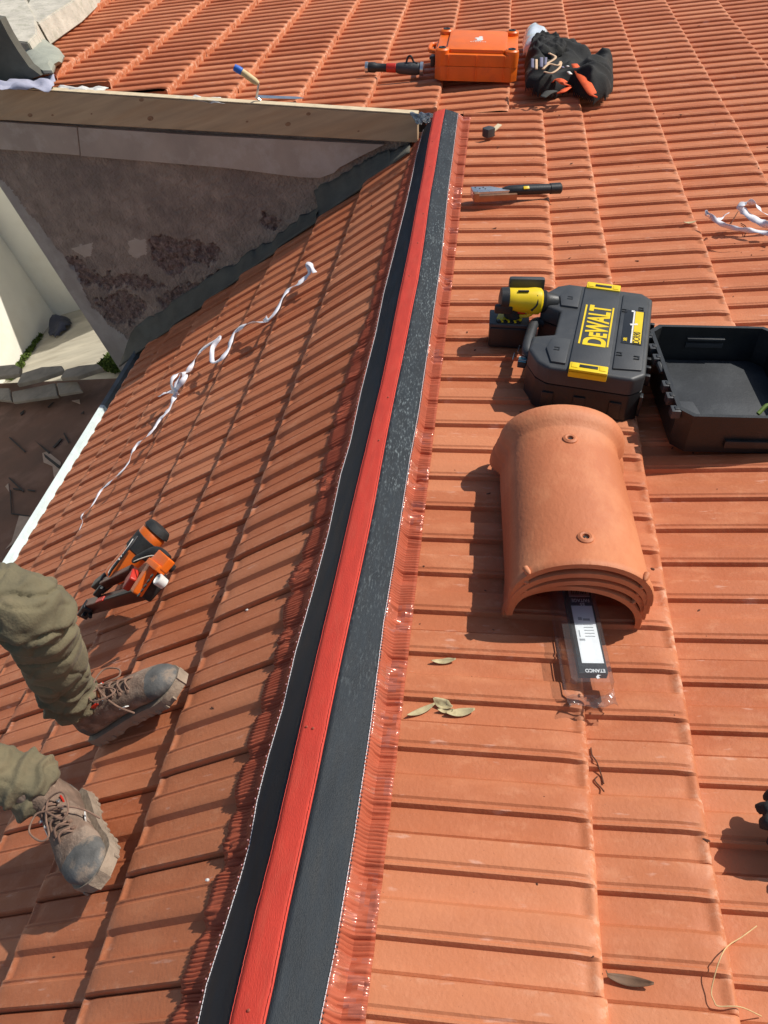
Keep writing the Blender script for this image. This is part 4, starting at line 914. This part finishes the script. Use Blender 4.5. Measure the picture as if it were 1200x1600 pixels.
# ------------------------------------------------------------------ stack of clay ridge tiles
e0, e1 = at(884, 634, 1, .165), at(921, 884, 1, .165)      # crest of the top tile: far and near ends
s0 = seat(1, (e0+e1)/2); dd = e0-e1; ang = math.degrees(math.atan2(dd.y, dd.length_squared**.5)) ; RL = dd.length
ang = -math.degrees(math.atan2(uv(e0, 1).x-uv(e1, 1).x, e0.y-e1.y))
WR, HR, TH = .142, .108, .011
def arc(w, h, y, z0=0, n=26, th=TH):
    out = []; inn = []
    for k in range(n+1):
        a = PI*k/n; c_, s_ = math.cos(a), math.sin(a)
        s_ = max(s_, 0)**.86; out.append(Vector((-c_*w, y, z0+h*s_))); inn.append(Vector((-c_*(w-th), y, z0+(h-th)*s_)))
    return out+inn[::-1]
def ridge_tile(label):
    t = empty('ridge_tile', None, label, 'ridge tile', 'clay ridge tiles stacked on the right slope')
    bm = BM(); secs = []; Lh = RL/2
    for y, w, h in ((-Lh, .134, .1065), (-Lh+.004, .1365, .1085), (-Lh+.014, .137, .109), (-Lh+.018, .1345, .107), (-Lh*.5, .131, .104), (0, .128, .1015), (Lh*.5, .125, .0985), (Lh-.070, .123, .0965), (Lh-.064, .126, .099), (Lh-.055, .134, .106), (Lh-.045, .141, .1125), (Lh-.034, .1445, .1155), (Lh-.022, .145, .116), (Lh-.010, .142, .1135), (Lh-.002, .136, .108), (Lh, .132, .104)):
        secs.append(arc(w, h, y))
    rings(bm, secs); obj('tile_body', bm, CLAYR, t, True, 50)
    for y in (Lh-.115, -Lh+.070):
        bm = BM(); zc = .098 if y > 0 else .105
        lathe(bm, [(.0175, zc-.006), (.0155, zc+.003), (.011, zc+.0055), (.007, zc+.0045), (.0055, zc-.003), (.0055, zc-.03)], 20, Matrix.Translation((0, y, 0)), 0, False); o = obj('nail_boss', bm, CLAYR, t)
        bm = BM(); bmesh.ops.create_circle(bm, cap_ends=True, segments=14, radius=.0057, matrix=Matrix.Translation((0, y, zc+.0005))); obj('nail_hole', bm, DECK, o, False)
    for sx in (-1, 1):
        bm = BM(); lathe(bm, [(.006, -.010), (.0055, .003), (.002, .008)], 12, M((sx*.108, -Lh+.005, .074), (90, 0, -sx*25))); obj('lug', bm, CLAYR, t)
    return t
def dup(o, mw, label):
    r = o.copy(); COL.objects.link(r); r['label'] = label
    for ch in o.children:
        c_ = ch.copy(); COL.objects.link(c_); c_.parent = r; c_.matrix_parent_inverse = ch.matrix_parent_inverse.copy()
        for g in ch.children:
            e_ = g.copy(); COL.objects.link(e_); e_.parent = c_
    r.matrix_world = mw; return r
rt = ridge_tile('topmost clay ridge tile of the stack, fully visible')
base = fr(1, s0, ang)
rt.matrix_world = base @ M((0, 0, .062), (0, 0, 0))
dup(rt, base @ M((-.004, .000, .037), (0, 0, .8)), 'second clay ridge tile of the stack, just under the topmost')
dup(rt, base @ M((-.008, .004, .012), (0, 0, 1.6)), 'third clay ridge tile of the stack, collar poking out at the left')
dup(rt, base @ M((.004, .010, -.012), (0, 0, -2.4)), 'lowest clay ridge tile of the stack, resting on the roof')

# ------------------------------------------------------------------ clear blister pack with black card
q0, q1 = at(897, 935, 1, .03), at(922, 1062, 1, .03)
pa = -math.degrees(math.atan2(uv(q0, 1).x-uv(q1, 1).x, q0.y-q1.y)); pl = (q0-q1).length
pk = empty('blister_pack', fr(1, seat(1, (q0+q1)/2+Vector((0, .015, 0))), pa), 'clear plastic blister pack with a black and white card sticking out of the ridge tiles', 'package')
hl = pl/2+.03; hw = .040
bm = BM(); o_ = rim(hw, hl, .008)
rings(bm, [[Vector((x*1.14, y*1.05, .004)) for x, y in o_], [Vector((x*1.03, y*1.01, .006)) for x, y in o_], [Vector((x, y, .034)) for x, y in o_], [Vector((x*.93, y*.97, .040)) for x, y in o_]], False)
vs = [bm.verts.new((x*.93, y*.97, .040)) for x, y in o_]; bm.faces.new(vs); obj('clear_shell', bm, CLEAR, pk, True, 30)
bm = BM(); grid(bm, lambda i, j: Vector(((i-.5)*hw*2.2, -hl*1.03-.028*j+.004*math.sin(i*9), .006+.010*noise.noise((i*6, j*3, 1))+.010*j)), 20, 8); obj('torn_flap', bm, FILM, pk, True, 80)
bm = BM(); box(bm, (.006, .01, .028), (.052, hl*2-.03, .016), .001); obj('black_card', bm, LABB, pk, False)
zt = .0365
bm = BM(); box(bm, (.008, .004, zt), (.040, hl*2-.085, .0006)); o = obj('white_label', bm, PAPER, pk, False)
bm = BM(); box(bm, (.008, hl-.058, zt+.0004), (.0405, .022, .0006)); obj('navy_stripe', bm, LABN, o, False)
bm = BM(); box(bm, (.008, hl-.034, zt+.0001), (.040, .020, .0006)); obj('grey_label', bm, mat('grey_label', (.28, .27, .33), .5), pk, False)
bm = BM()
for k in range(9): box(bm, (-.006+.0034*k, hl-.034, zt+.0007), (.0013 if k % 3 else .002, .013, .0004))
obj('barcode', bm, LABB, pk, False)
text('lettering', 'FAITAGE', .0115, PAPER, pk, M((.008, hl-.056, zt+.0010), (0, 0, 180)), .0001, .78, .0002)
text('lettering', '55', .010, PAPER, pk, M((.010, hl-.066, zt+.0010), (0, 0, 180)), .0001, 1, .0002)
text('lettering', 'ETANCO', .0105, PAPER, pk, M((.009, -hl+.030, zt+.0006), (0, 0, 180)), .0001, .85, .0003)
bm = BM()
box(bm, (.0, .024, zt+.0007), (.007, .007, .0004)); box(bm, (.012, .022, zt+.0007), (.013, .005, .0004))
for k in range(5): box(bm, (.013, .010-.007*k, zt+.0007), (.018, .0014, .0004))
box(bm, (-.006, -.012, zt+.0007), (.0015, .016, .0004)); box(bm, (-.003, -.026, zt+.0007), (.010, .004, .0004))
obj('small_print', bm, LABG, o, False)
bm = BM(); prism(bm, [(.0, 0), (.005, .002), (.003, .006), (.008, .008), (.002, .009), (-.002, .004)], zt, zt+.0008, mat=Matrix.Translation((.010, -hl+.012, 0))); obj('emblem', bm, PAPER, pk, False)

# ------------------------------------------------------------------ leaves, straw, twigs
def leaf(p1, p2, wd, m, label, s=1, curl=.006, grp='dry leaves on the right slope'):
    a, b = at(*p1, s), at(*p2, s); u1, v1 = uv(a, s); u2, v2 = uv(b, s); bm = BM(); L_ = math.hypot(u2-u1, v2-v1); dx, dy = (u2-u1)/L_, (v2-v1)/L_
    def f(i, j):
        w_ = wd*math.sin(PI*min(i*.93+.02, 1))**.8*(j-.5); u, v = u1+dx*L_*i-dy*w_, v1+dy*L_*i+dx*w_
        return sp(u, v, s, max(surf(s, u, v), surf(s, u+.004, v), surf(s, u, v+.006))+.002+curl*(2*(i-.5))**2+abs(j-.5)*wd*.25)
    grid(bm, f, 14, 4); o = obj('leaf', bm, m, None, True, 80); thicken(o, .0006); return tag(o, label, 'leaf', grp)
leaf((674, 1022), (713, 1021), .012, LEAFM, 'single pale dry leaf lying above the leaf cluster')
leaf((636, 1107), (680, 1090), .013, LEAFM, 'pale dry leaf at the left of the cluster, nearest the foil edge')
leaf((677, 1086), (708, 1096), .016, LEAFM, 'greenish dry leaf at the top of the cluster')
leaf((684, 1099), (710, 1100), .010, LEAFM, 'small dry leaf in the middle of the cluster')
leaf((697, 1105), (743, 1101), .017, LEAFM, 'pale dry leaf at the right of the cluster')
leaf((948, 1514), (1025, 1532), .015, LEAFB, 'long brown dry leaf near the bottom right corner', curl=.009)
leaf((1068, 347), (1088, 346), .009, LEAFM, 'tiny pale leaf left of the white ribbons')
def wire(name, pts, rad, m, label, cat, s=1, hs=None):
    P = []
    for k, p in enumerate(pts):
        a = at(*p, s); u, v = uv(a, s); P.append(sp(u, v, s, max(surf(s, u, v), surf(s, u, v+.005), surf(s, u, v-.005))+.003+(hs[k] if hs else 0)))
    bm = BM(); tube(bm, smooth_pts(P, 6), rad, 6); return tag(obj(name, bm, m), label, cat)
wire('straw_stem', [(1196, 1430), (1170, 1450), (1148, 1466), (1128, 1490), (1118, 1515), (1114, 1545), (1118, 1562), (1126, 1569), (1160, 1570), (1205, 1573)], .0009, STRAW, 'long curved straw stem near the bottom right corner', 'straw', hs=[0, .008, .012, .010, .01, .006, .006, .004, .004, 0])
wire('twig', [(926, 1160), (928, 1172), (935, 1182), (944, 1198), (948, 1212)], .0013, TWIG, 'thin dark twig below the blister pack, upper of two', 'twig')
wire('twig', [(938, 1200), (934, 1206), (944, 1218), (947, 1227)], .0013, TWIG, 'short dark twig below the blister pack, lower of two', 'twig')
wire('twig', [(1145, 340), (1150, 332), (1156, 322)], .0016, TWIG, 'tiny dark twig between the two white ribbons', 'twig')
wire('twig', [(1160, 341), (1168, 348), (1167, 358)], .0016, TWIG, 'tiny bent dark twig under the wide ribbon', 'twig')
bm = BM(); rr = random.Random(12)                          # grit and crumbs nobody could count
for k in range(320):
    s = 1 if rr.random() < .8 else -1
    u, v = (rr.uniform(.13, 2.0), rr.uniform(.3, 6) ** 1) if s > 0 else (rr.uniform(.25, 2.2), rr.uniform(.3, 3.9))
    r_ = rr.uniform(.0008, .0024) if rr.random() < .85 else rr.uniform(.002, .004); P = sp(u, v, s, surf(s, u, v)+r_*.4)
    bmesh.ops.create_icosphere(bm, subdivisions=1, radius=r_, matrix=Matrix.Translation(P) @ Matrix.Rotation(rr.uniform(0, 6), 4, 'Z') @ Matrix.Diagonal((1, rr.uniform(1, 3.5), .6, 1)))
tag(obj('grit', bm, TWIG, None, False), 'dark grit and crumbs scattered over the tiles', 'grit', kind='stuff')
for p, s, lab in (((386, 953), -1, 'white chip on the left slope above the boots'), ((324, 1375), -1, 'white chip on the left slope near the foil edge, low in the photo')):
    bm = BM(); bmesh.ops.create_icosphere(bm, subdivisions=1, radius=.0045, matrix=Matrix.Translation(at(*p, s, surf(s, *uv(at(*p, s), s))+.003)) @ Matrix.Diagonal((1, .7, .6, 1))); tag(obj('plaster_chip', bm, WHT, None, False), lab, 'chip')

# ------------------------------------------------------------------ black glove at the right edge
G0 = fr(1, seat(1, at(1290, 1322)), 165); bm = BM()
tube(bm, [(-.06, 0, .02), (-.03, 0, .028), (.01, 0, .03), (.04, 0, .028)], [.034, .044, .046, .038], 16, flat=.6)
for q in range(4):
    y_ = (q-1.5)*.021; l_ = (.055, .066, .060, .045)[q]
    tube(bm, [(.03, y_, .028), (.045+l_*.4, y_*1.15, .040), (.045+l_*.8, y_*1.2, .034), (.04+l_, y_*1.2, .018)], [.0125, .012, .0115, .009], 10)
tube(bm, [(-.01, .03, .025), (.015, .055, .028), (.045, .062, .02)], [.015, .013, .010], 10)
tube(bm, [(-.05, 0, .02), (-.085, 0, .022), (-.12, 0, .024)], [.036, .042, .046], 16, flat=.55)
o = skin_mesh('work_glove', bm, .004, RUB, None, 3, lambda c, n: .003*noise.noise(c*40)+.0012*noise.noise(c*110)); o.matrix_world = G0
tag(o, 'crumpled black glove at the right edge, low in the photo', 'glove')

# ------------------------------------------------------------------ orange cordless nailer on the left slope
ng = empty('nail_gun', fr(-1, seat(-1, at(200, 905, -1))), 'orange and black cordless nail gun lying on the left slope above the boots', 'nail gun')
Ki = ng.matrix_world.inverted()
def ap(x, y, h): return at(x, y, -1, h)
def npart(name, bm, m, par=None, ang=40):
    bmesh.ops.transform(bm, matrix=Ki, verts=bm.verts); o = obj(name, bm, m, par or ng, True, ang); return o
def obox(bm, a, b, wd, ht, bev=.003, roll=0):              # box from a to b, width across the slope, height off it
    x = (b-a); L_ = x.length; x.normalize(); y = NL.cross(x).normalized(); z = x.cross(y)
    m = Matrix((x, y, z)).transposed().to_4x4(); m.translation = (a+b)/2
    box(bm, (0, 0, 0), (L_, wd, ht), bev, (roll, 0, 0), 3, 0, m)
A_, B_ = ap(243, 832, .060), ap(174, 905, .062)
def cap_(t): return A_*(1-t)+B_*t
bm = BM(); tube(bm, [cap_(t) for t in (.0, .04, .2, .45, .7, .88, .97, 1.0)], [.044, .050, .049, .046, .042, .040, .036, .024], 22, flat=.82, up=NL); npart('main_body', bm, ORG2)
bm = BM(); tube(bm, [cap_(t) for t in (-.13, -.12, -.06, -.01, .0)], [.030, .042, .050, .052, .048], 22, flat=.82, up=NL); npart('rear_cap', bm, RUB)
bm = BM(); tube(bm, [cap_(t) for t in (.13, .15, .3, .42, .44)], [.046, .0512, .0495, .0485, .044], 22, flat=.84, up=NL); npart('grip_sleeve', bm, RUB)
bm = BM(); tube(bm, smooth_pts([ap(170, 898, .10), ap(178, 885, .108), ap(200, 858, .112), ap(214, 838, .112)], 4), .006, 8, flat=.6); npart('side_stripe', bm, BLK)
bm = BM(); tube(bm, smooth_pts([ap(169, 901, .095), ap(172, 890, .10), ap(196, 860, .106), ap(208, 842, .108)], 4), .0016, 6); npart('edge_trim', bm, WHT)
bm = BM()
for k in range(6):
    p = ap(186+3.6*k, 864-4.6*k+10, .113); bmesh.ops.create_icosphere(bm, subdivisions=1, radius=.003, matrix=Matrix.Translation(p))
npart('logo_print', bm, WHT)
bm = BM(); tube(bm, smooth_pts([ap(209, 876, .09), ap(222, 868, .098), ap(240, 860, .10), ap(252, 864, .095), ap(262, 874, .085)], 5), [.009, .012]+[.013]*19, 10, flat=.7, up=NL); npart('lever', bm, RUB)
bm = BM(); tube(bm, smooth_pts([ap(209, 877, .098), ap(222, 872, .106), ap(238, 868, .106), ap(250, 872, .10), ap(259, 880, .09)], 5), .0016, 6); npart('edge_trim', bm, STEEL)
bm = BM(); obox(bm, ap(246, 870, .095), ap(262, 885, .085), .038, .024, .004); obox(bm, ap(236, 879, .10), ap(252, 892, .09), .018, .03, .003); npart('handle_clamp', bm, ORG)
bm = BM(); obox(bm, ap(240, 884, .092), ap(212, 928, .080), .034, .030, .006); npart('fuel_door', bm, ORG)
bm = BM()
for k in range(5): obox(bm, ap(239-5*k, 898+7.4*k, .1075-.002*k), ap(235-5*k, 902+7.4*k, .1068-.002*k), .010, .003, .0005)
npart('vent_marks', bm, BLK)
bm = BM(); obox(bm, ap(252, 895, .055), ap(222, 930, .050), .052, .05, .010); npart('battery', bm, RUB)
wc = ap(248, 906, .085); mz = Matrix.Translation(wc) @ NL.to_track_quat('Z', 'Y').to_matrix().to_4x4()
bm = BM(); lathe(bm, [(.015, -.02), (.0165, .0), (.0165, .004), (.0135, .006), (.0125, .003), (.0005, .002)], 24, mz); npart('white_cap', bm, WHT)
bm = BM(); lathe(bm, [(.012, -.01), (.013, .008), (.004, .012)], 14, Matrix.Translation(ap(266, 886, .06)) @ NL.to_track_quat('Z', 'Y').to_matrix().to_4x4()); npart('knob', bm, BLK)
bm = BM(); obox(bm, ap(233, 922, .035), ap(140, 948, .030), .030, .044, .004); npart('magazine', bm, MAROON)
bm = BM(); obox(bm, ap(212, 921, .058), ap(150, 940, .053), .012, .006, .001); npart('magazine_rail', bm, BLK)
bm = BM(); obox(bm, ap(162, 935, .058), ap(151, 939, .057), .016, .005, .001); npart('red_window', bm, REDP)
bm = BM(); obox(bm, ap(210, 890, .070), ap(163, 912, .062), .022, .03, .004); npart('drive_rail', bm, MAROON)
bm = BM(); obox(bm, ap(211, 897, .088), ap(198, 915, .075), .045, .022, .006); npart('nose_guard', bm, REDP)
bm = BM(); obox(bm, ap(170, 905, .06), ap(154, 918, .05), .030, .045, .005); obox(bm, ap(160, 918, .07), ap(150, 930, .06), .014, .02, .003); npart('nose_block', bm, BLK)
bm = BM(); obox(bm, ap(140, 946, .04), ap(130, 960, .02), .030, .035, .006); tube(bm, [ap(136, 952, .03), ap(130, 964, .03)], .007, 8); tube(bm, [ap(142, 952, .02), ap(141, 964, .02)], .006, 8); npart('magazine_foot', bm, BLK)

# ------------------------------------------------------------------ person: legs in the photo, the rest outside its frame
def boot_at(toe, heel, lab, side):
    T, H = at(*toe, -1, .02), at(*heel, -1, .02); d_ = (T-H).normalized(); L_ = .305
    y = NL.cross(d_).normalized(); m = Matrix((d_, y, NL)).transposed().to_4x4(); m.translation = seat(-1, T-d_*L_)+NL*.003
    return m
PB = {}
person = empty('person', Matrix.Translation((-.85, .8, -.25)), 'person in olive work trousers and dusty brown boots standing on the left slope', 'person')
def under(o): o.parent = person; o.matrix_parent_inverse = person.matrix_world.inverted(); return o
def boot(m, lab, flip, lean):
    f = -1 if flip else 1; L_ = .305
    hw = [(0, .026), (.02, .036), (.06, .038), (.12, .037), (.17, .042), (.22, .050), (.26, .047), (.285, .036), (.300, .020), (.305, .008)]
    tp = [(0, .085), (.02, .105), (.06, .118), (.10, .116), (.14, .102), (.18, .086), (.22, .074), (.26, .066), (.285, .058), (.300, .046), (.305, .040)]
    off = [(0, .0), (.12, .002), (.2, .006), (.3, -.004)]
    I = lambda tab, x: float(np.interp(x, [t[0] for t in tab], [t[1] for t in tab]))
    bm = BM(); rs_ = []
    for x in np.concatenate([np.linspace(0, .29, 20), [.297, .302, .305]]):
        w_, t_, c_ = I(hw, x), I(tp, x), I(off, x)*f; r_ = []
        for k in range(20):
            a = 2*PI*k/20; cs, sn = math.cos(a), math.sin(a); yy = math.copysign(abs(cs)**.75, cs)*w_; zz = (t_-.020)*(.5+.5*math.copysign(abs(sn)**.8, sn)); yy *= 1-.30*max(0, sn)**2
            r_.append(Vector((x, c_+yy, .022+zz)))
        rs_.append(r_)
    rings(bm, rs_)
    sh = [(.048, .07, .052, .040), (.050, .10, .052, .041), (.052, .13, .052, .042), (.050+lean*.3, .155, .053, .043), (.048+lean*.5, .172, .054, .044)]
    rings(bm, [[Vector((cx+rx*math.cos(2*PI*k/18), ry*math.sin(2*PI*k/18), z+.012*math.cos(2*PI*k/18)*(z > .16))) for k in range(18)] for cx, z, rx, ry in sh])
    b = empty('boot', m, lab); 
    def dsp(c, n): return .0016*noise.noise(c*45)+.0012*(abs(noise.noise(c*Vector((30, 90, 60)))) if c.x > .1 else .6*noise.noise(c*70))
    up = skin_mesh('upper', bm, .0045, [LEATH, TOEM], b, 5, dsp)
    for p in up.data.polygons: p.material_index = 1 if (p.center.x > .235 and p.center.z < .085) or (p.center.x < .03 and p.center.z < .07) else 0
    bm = BM(); so_ = []
    xs = np.concatenate([np.linspace(-.006, .29, 22), [.300, .307, .311]])
    for z, g in ((.0, .93), (.008, .97), (.020, 1.0), (.028, .98)):
        r_ = []
        for sgn in (1, -1):
            for x in (xs if sgn > 0 else xs[::-1]):
                xx = min(max(x, 0), .304); r_.append(Vector((x, I(off, xx)*f+sgn*(I(hw, xx)+.0055)*g, z+ (.004 if .10 < x < .13 and z < .01 else 0)+.010*sm(.24, .31, x))))
        so_.append(r_)
    rings(bm, so_); obj('sole', bm, SOLE, b, True, 50)
    for sgn in (1, -1):
        for x in np.arange(.012, .29, .0265):
            if .10 < x < .135: continue
            bm = BM(); box(bm, (x, I(off, x)*f+sgn*(I(hw, x)+.0035), .006+.010*sm(.24, .31, x)), (.011, .005, .012), .002, (0, 0, random.uniform(-8, 8))); obj('tread_lug', bm, SOLE, b)
    for k in range(5):                                     # laces
        x = .115+.019*k; z = I(tp, x)+.006; w_ = .022-.001*k; bm = BM()
        tube(bm, smooth_pts([(x-.004, -w_, z-.010), (x, -w_*.4, z+.002), (x+.004, w_*.4, z+.003), (x+.008, w_, z-.010)], 4), .0022, 6); obj('lace', bm, LACE, b)
        bm = BM(); tube(bm, smooth_pts([(x+.006, -w_, z-.012), (x+.003, -w_*.3, z+.004), (x, w_*.4, z+.003), (x-.005, w_, z-.010)], 4), .0022, 6); obj('lace', bm, LACE, b)
        for sgn in (-1, 1):
            bm = BM(); lathe(bm, [(.005, -.002), (.005, .002), (.0025, .003)], 10, M((x, sgn*(w_+.003), z-.010), (-sgn*35, 0, 0))); obj('eyelet', bm, STEEL if k < 2 else LACE, b)
    for sgn, r_ in ((1, .030), (-1, .026)):
        bm = BM(); z = I(tp, .13)+.012
        tube(bm, smooth_pts([(.125, 0, z), (.115, sgn*.02, z+.008), (.135, sgn*(.02+r_), z+.004), (.17, sgn*(.012+r_), z-.012), (.175, sgn*.02, z-.016), (.150, sgn*.008, z-.004), (.128, 0, z)], 5), .0021, 6); obj('lace_loop', bm, LACE, b)
    bm = BM(); tube(bm, smooth_pts([(.128, 0, .118), (.150, -f*.03, .11), (.17, -f*.052, .08), (.19, -f*.060, .045)], 5), .0022, 6); obj('lace_end', bm, LACE, b)
    bm = BM(); grid(bm, lambda i, j: Vector((.095+.035*i, (j-.5)*.036, I(tp, .095+.035*i)+.006+.010*(1-i)-.010*(2*(j-.5))**2)), 6, 6); thicken(obj('tongue', bm, BORG if not flip else LEATH, b), .004)
    for q_ in (-1, 1):
        bm = BM(); box(bm, (.108, q_*.030, .100), (.016, .004, .012), .0015, (q_*-30, 0, 10)); obj('red_loop', bm, REDP, b)
    bm = BM(); box(bm, (-.002, 0, .135), (.006, .018, .034), .002, (0, -12, 0)); obj('pull_tab', bm, REDP, b)
    bm = BM(); box(bm, (.165, -f*.040, .060), (.022, .003, .012), .001, (40*f, 0, -10)); box(bm, (.10, f*.045, .07), (.03, .003, .010), .001, (-15*f, 10, 0)); obj('side_mark', bm, WHT, b)
    return under_b(b)
def under_b(b):
    mw = b.matrix_world.copy(); b.parent = person; b.matrix_parent_inverse = person.matrix_world.inverted(); return b
m1 = boot_at((287, 1058), (138, 1152), '', 0); m2 = boot_at((158, 1378), (122, 1262), '', 1)
B1 = boot(m1, 'boot nearer the nail gun with an orange tongue', False, .0)
B2 = boot(m2, 'boot lower in the photo with a grey scuffed toe', True, -.02)
# joints
an1 = m1 @ Vector((.045, 0, .12)); an2 = m2 @ Vector((.040, 0, .12))
kn1 = sphere_pt(44, 948, an1, .42)
if kn1.z < an1.z+.15: kn1 = an1+Vector((-.10, .10, .40))
kn2 = an2+Vector((-.26, -.03, .34))
hip = (kn1+kn2)/2+Vector((-.42, -.02, .22)); h1_ = hip+Vector((0.02, .10, 0)); h2_ = hip+Vector((0.02, -.10, 0))
def leg(bm, a, k, h, hem):
    P = []; Rr = []
    up_ = (k-a).normalized()
    for t, r_ in ((-.05, hem), (.06, hem+.002), (.2, .053), (.4, .060), (.6, .066), (.8, .071), (.93, .074)): P.append(a.lerp(k, t)); Rr.append(r_)
    for t, r_ in ((.06, .076), (.25, .080), (.5, .088), (.75, .100), (1, .112)): P.append(k.lerp(h, t)); Rr.append(r_)
    Q = smooth_pts(P, 5); rr_ = np.interp(np.linspace(0, 1, len(Q)), np.linspace(0, 1, len(P)), Rr)
    tube(bm, Q, [float(x) for x in rr_], 28)
bm = BM(); leg(bm, an1+Vector((0, 0, .01)), kn1, h1_, .056); leg(bm, an2+Vector((0, 0, .01)), kn2, h2_, .064)
tube(bm, [hip+Vector((.02, -.13, .0)), hip+Vector((.02, 0, .02)), hip+Vector((.02, .13, .0))], [.10, .14, .10], 24)
tube(bm, [hip, hip+Vector((-.02, 0, .10)), hip+Vector((-.03, 0, .2))], [.15, .155, .15], 24, flat=.8)
def fold(c, n):
    out = .0
    for a, k, sd in ((an1, kn1, 0), (an2, kn2, 5)):
        ax = k-a; L_ = ax.length; t = (c-a).dot(ax)/(L_*L_); d = (c-a-ax*t).length
        if -.2 < t < 1.3 and d < .15:
            rad = (c-a-ax*t).normalized(); an_ = math.atan2(rad.dot(Vector((0, 1, 0))), rad.dot(Vector((1, 0, 0))))
            wob = noise.noise((an_*1.3+sd, t*3, sd))
            ankle = math.exp(-((t-.07)/.16)**2); kne = math.exp(-((t-.93)/.16)**2)
            ph = t*L_/.040*2*PI+2.4*wob+1.6*math.sin(an_+sd)
            s_ = math.sin(ph); s_ = s_*(.6+.4*s_)
            out += .011*ankle*s_ + .007*kne*math.sin(t*L_/.065*2*PI+1.9*math.sin(an_*1.0+1)+2*wob)
            out += .006*(1-ankle)*noise.noise((an_*1.1, t*2.6, 3+sd))
    q = noise.noise(c*Vector((7, 7, 5))+Vector((3, 1, 9))); ridge = (1-abs(noise.noise(c*11+Vector((5, 0, 0))))*2.2)
    r1 = 1-abs(noise.noise(c*Vector((9, 9, 13))+Vector((2, 7, 1))))*3.2; r2 = 1-abs(noise.noise(c*Vector((17, 17, 21))+Vector((8, 0, 4))))*3
    gv = math.exp(-(noise.noise(c*Vector((7, 7, 9))+Vector((4, 2, 7)))/.055)**2)*.010+math.exp(-(noise.noise(c*Vector((15, 15, 19))+Vector((1, 9, 2)))/.06)**2)*.0045
    return -gv + out*.9 + .010*q + .006*max(r1, -.4) + .003*max(r2, -.4) + .0007*noise.noise(c*60)
tr_ = skin_mesh('trousers', bm, .0055, OLIVE, None, 8, fold); under(tr_)
# pocket seam lines on the trousers
# body (continuous): torso, arms, hands, neck, head, all outside the photo's frame
sh = hip+Vector((-.10, 0, .62)); nk = hip+Vector((-.08, 0, .72)); hd = hip+Vector((-.05, 0, .86))
bm = BM()
tube(bm, [hip+Vector((-.02, 0, .08)), hip+Vector((-.05, 0, .25)), hip+Vector((-.09, 0, .42)), hip+Vector((-.10, 0, .55)), sh+Vector((0, 0, .04)), nk, nk+Vector((.01, 0, .05))], [.13, .125, .145, .15, .10, .058, .055], 24)
for sg in (-1, 1):
    a_ = sh+Vector((0, sg*.17, -.02)); e_ = a_+Vector((.06, sg*.07, -.28)); w_ = e_+Vector((.16, -sg*.05, -.19))
    tube(bm, [sh+Vector((0, sg*.05, .0)), a_, a_.lerp(e_, .5), e_, e_.lerp(w_, .5), w_], [.07, .062, .048, .040, .036, .027], 16)
    pm = w_+Vector((.07, -sg*.02, -.05)); tube(bm, [w_, w_.lerp(pm, .5), pm], [.027, .036, .034], 14, flat=.6)
    fd = (pm-w_).normalized(); sd = fd.cross(Vector((0, 0, 1))).normalized()
    for q in range(4):
        r0 = pm+sd*(q-1.5)*.019; l_ = (.075, .082, .078, .062)[q]
        tube(bm, [r0-fd*.01, r0+fd*l_*.45+Vector((0, 0, -.004)), r0+fd*l_*.75+Vector((0, 0, -.018)), r0+fd*l_*.9+Vector((0, 0, -.036))], [.0095, .0088, .008, .0065], 8)
    tube(bm, [w_+fd*.02+sd*.02*sg, w_+fd*.05+sd*.045*sg, w_+fd*.08+sd*.055*sg+Vector((0, 0, -.012))], [.013, .011, .008], 8)
hs = [(-.115, .02), (-.10, .055), (-.07, .075), (-.03, .085), (.02, .09), (.06, .082), (.09, .06), (.108, .025)]
rings(bm, [[hd+Vector((math.cos(2*PI*k/20)*r_*1.15+(.012 if z < -.05 else 0), math.sin(2*PI*k/20)*r_*.88, z)) for k in range(20)] for z, r_ in hs])
tube(bm, [hd+Vector((.085, 0, .02)), hd+Vector((.118, 0, -.018)), hd+Vector((.098, 0, -.03))], [.010, .014, .010], 8)
for sg in (-1, 1): tube(bm, [hd+Vector((0, sg*.072, .02)), hd+Vector((-.012, sg*.085, .01)), hd+Vector((0, sg*.074, -.03))], [.012, .012, .009], 8)
tube(bm, [hd+Vector((.088, -.022, -.055)), hd+Vector((.097, 0, -.054)), hd+Vector((.088, .022, -.055))], [.006, .008, .006], 8)
bd_ = skin_mesh('body', bm, .006, SKIN, None, 4); under(bd_)
for sg in (-1, 1):
    bm = BM(); bmesh.ops.create_uvsphere(bm, u_segments=14, v_segments=10, radius=.012, matrix=Matrix.Translation(hd+Vector((.088, sg*.030, .012)))); under(obj('eye', bm, WHT))
bm = BM(); rings(bm, [[hd+Vector((-.012+math.cos(2*PI*k/20)*r_*1.18, math.sin(2*PI*k/20)*r_*.97, z)) for k in range(20)] for z, r_ in [(-.02, .086), (.02, .094), (.06, .088), (.09, .068), (.115, .03)]]); under(obj('hair', bm, HAIR))
bm = BM(); tube(bm, [hip+Vector((-.03, 0, .10)), hip+Vector((-.05, 0, .25)), hip+Vector((-.09, 0, .42)), hip+Vector((-.10, 0, .55)), sh+Vector((0, 0, .05)), nk+Vector((0, 0, -.03))], [.165, .150, .160, .165, .115, .07], 24)
for sg in (-1, 1):
    a_ = sh+Vector((0, sg*.17, -.02)); e_ = a_+Vector((.06, sg*.07, -.28)); tube(bm, [sh+Vector((0, sg*.05, 0)), a_, a_.lerp(e_, .5), a_.lerp(e_, .8)], [.09, .078, .064, .060], 16)
under(skin_mesh('work_shirt', bm, .009, SHIRT, None, 6, lambda c, n: .006*noise.noise(c*14)))
print('KNEE', kn1, 'ANK', an1, 'HIP', hip)
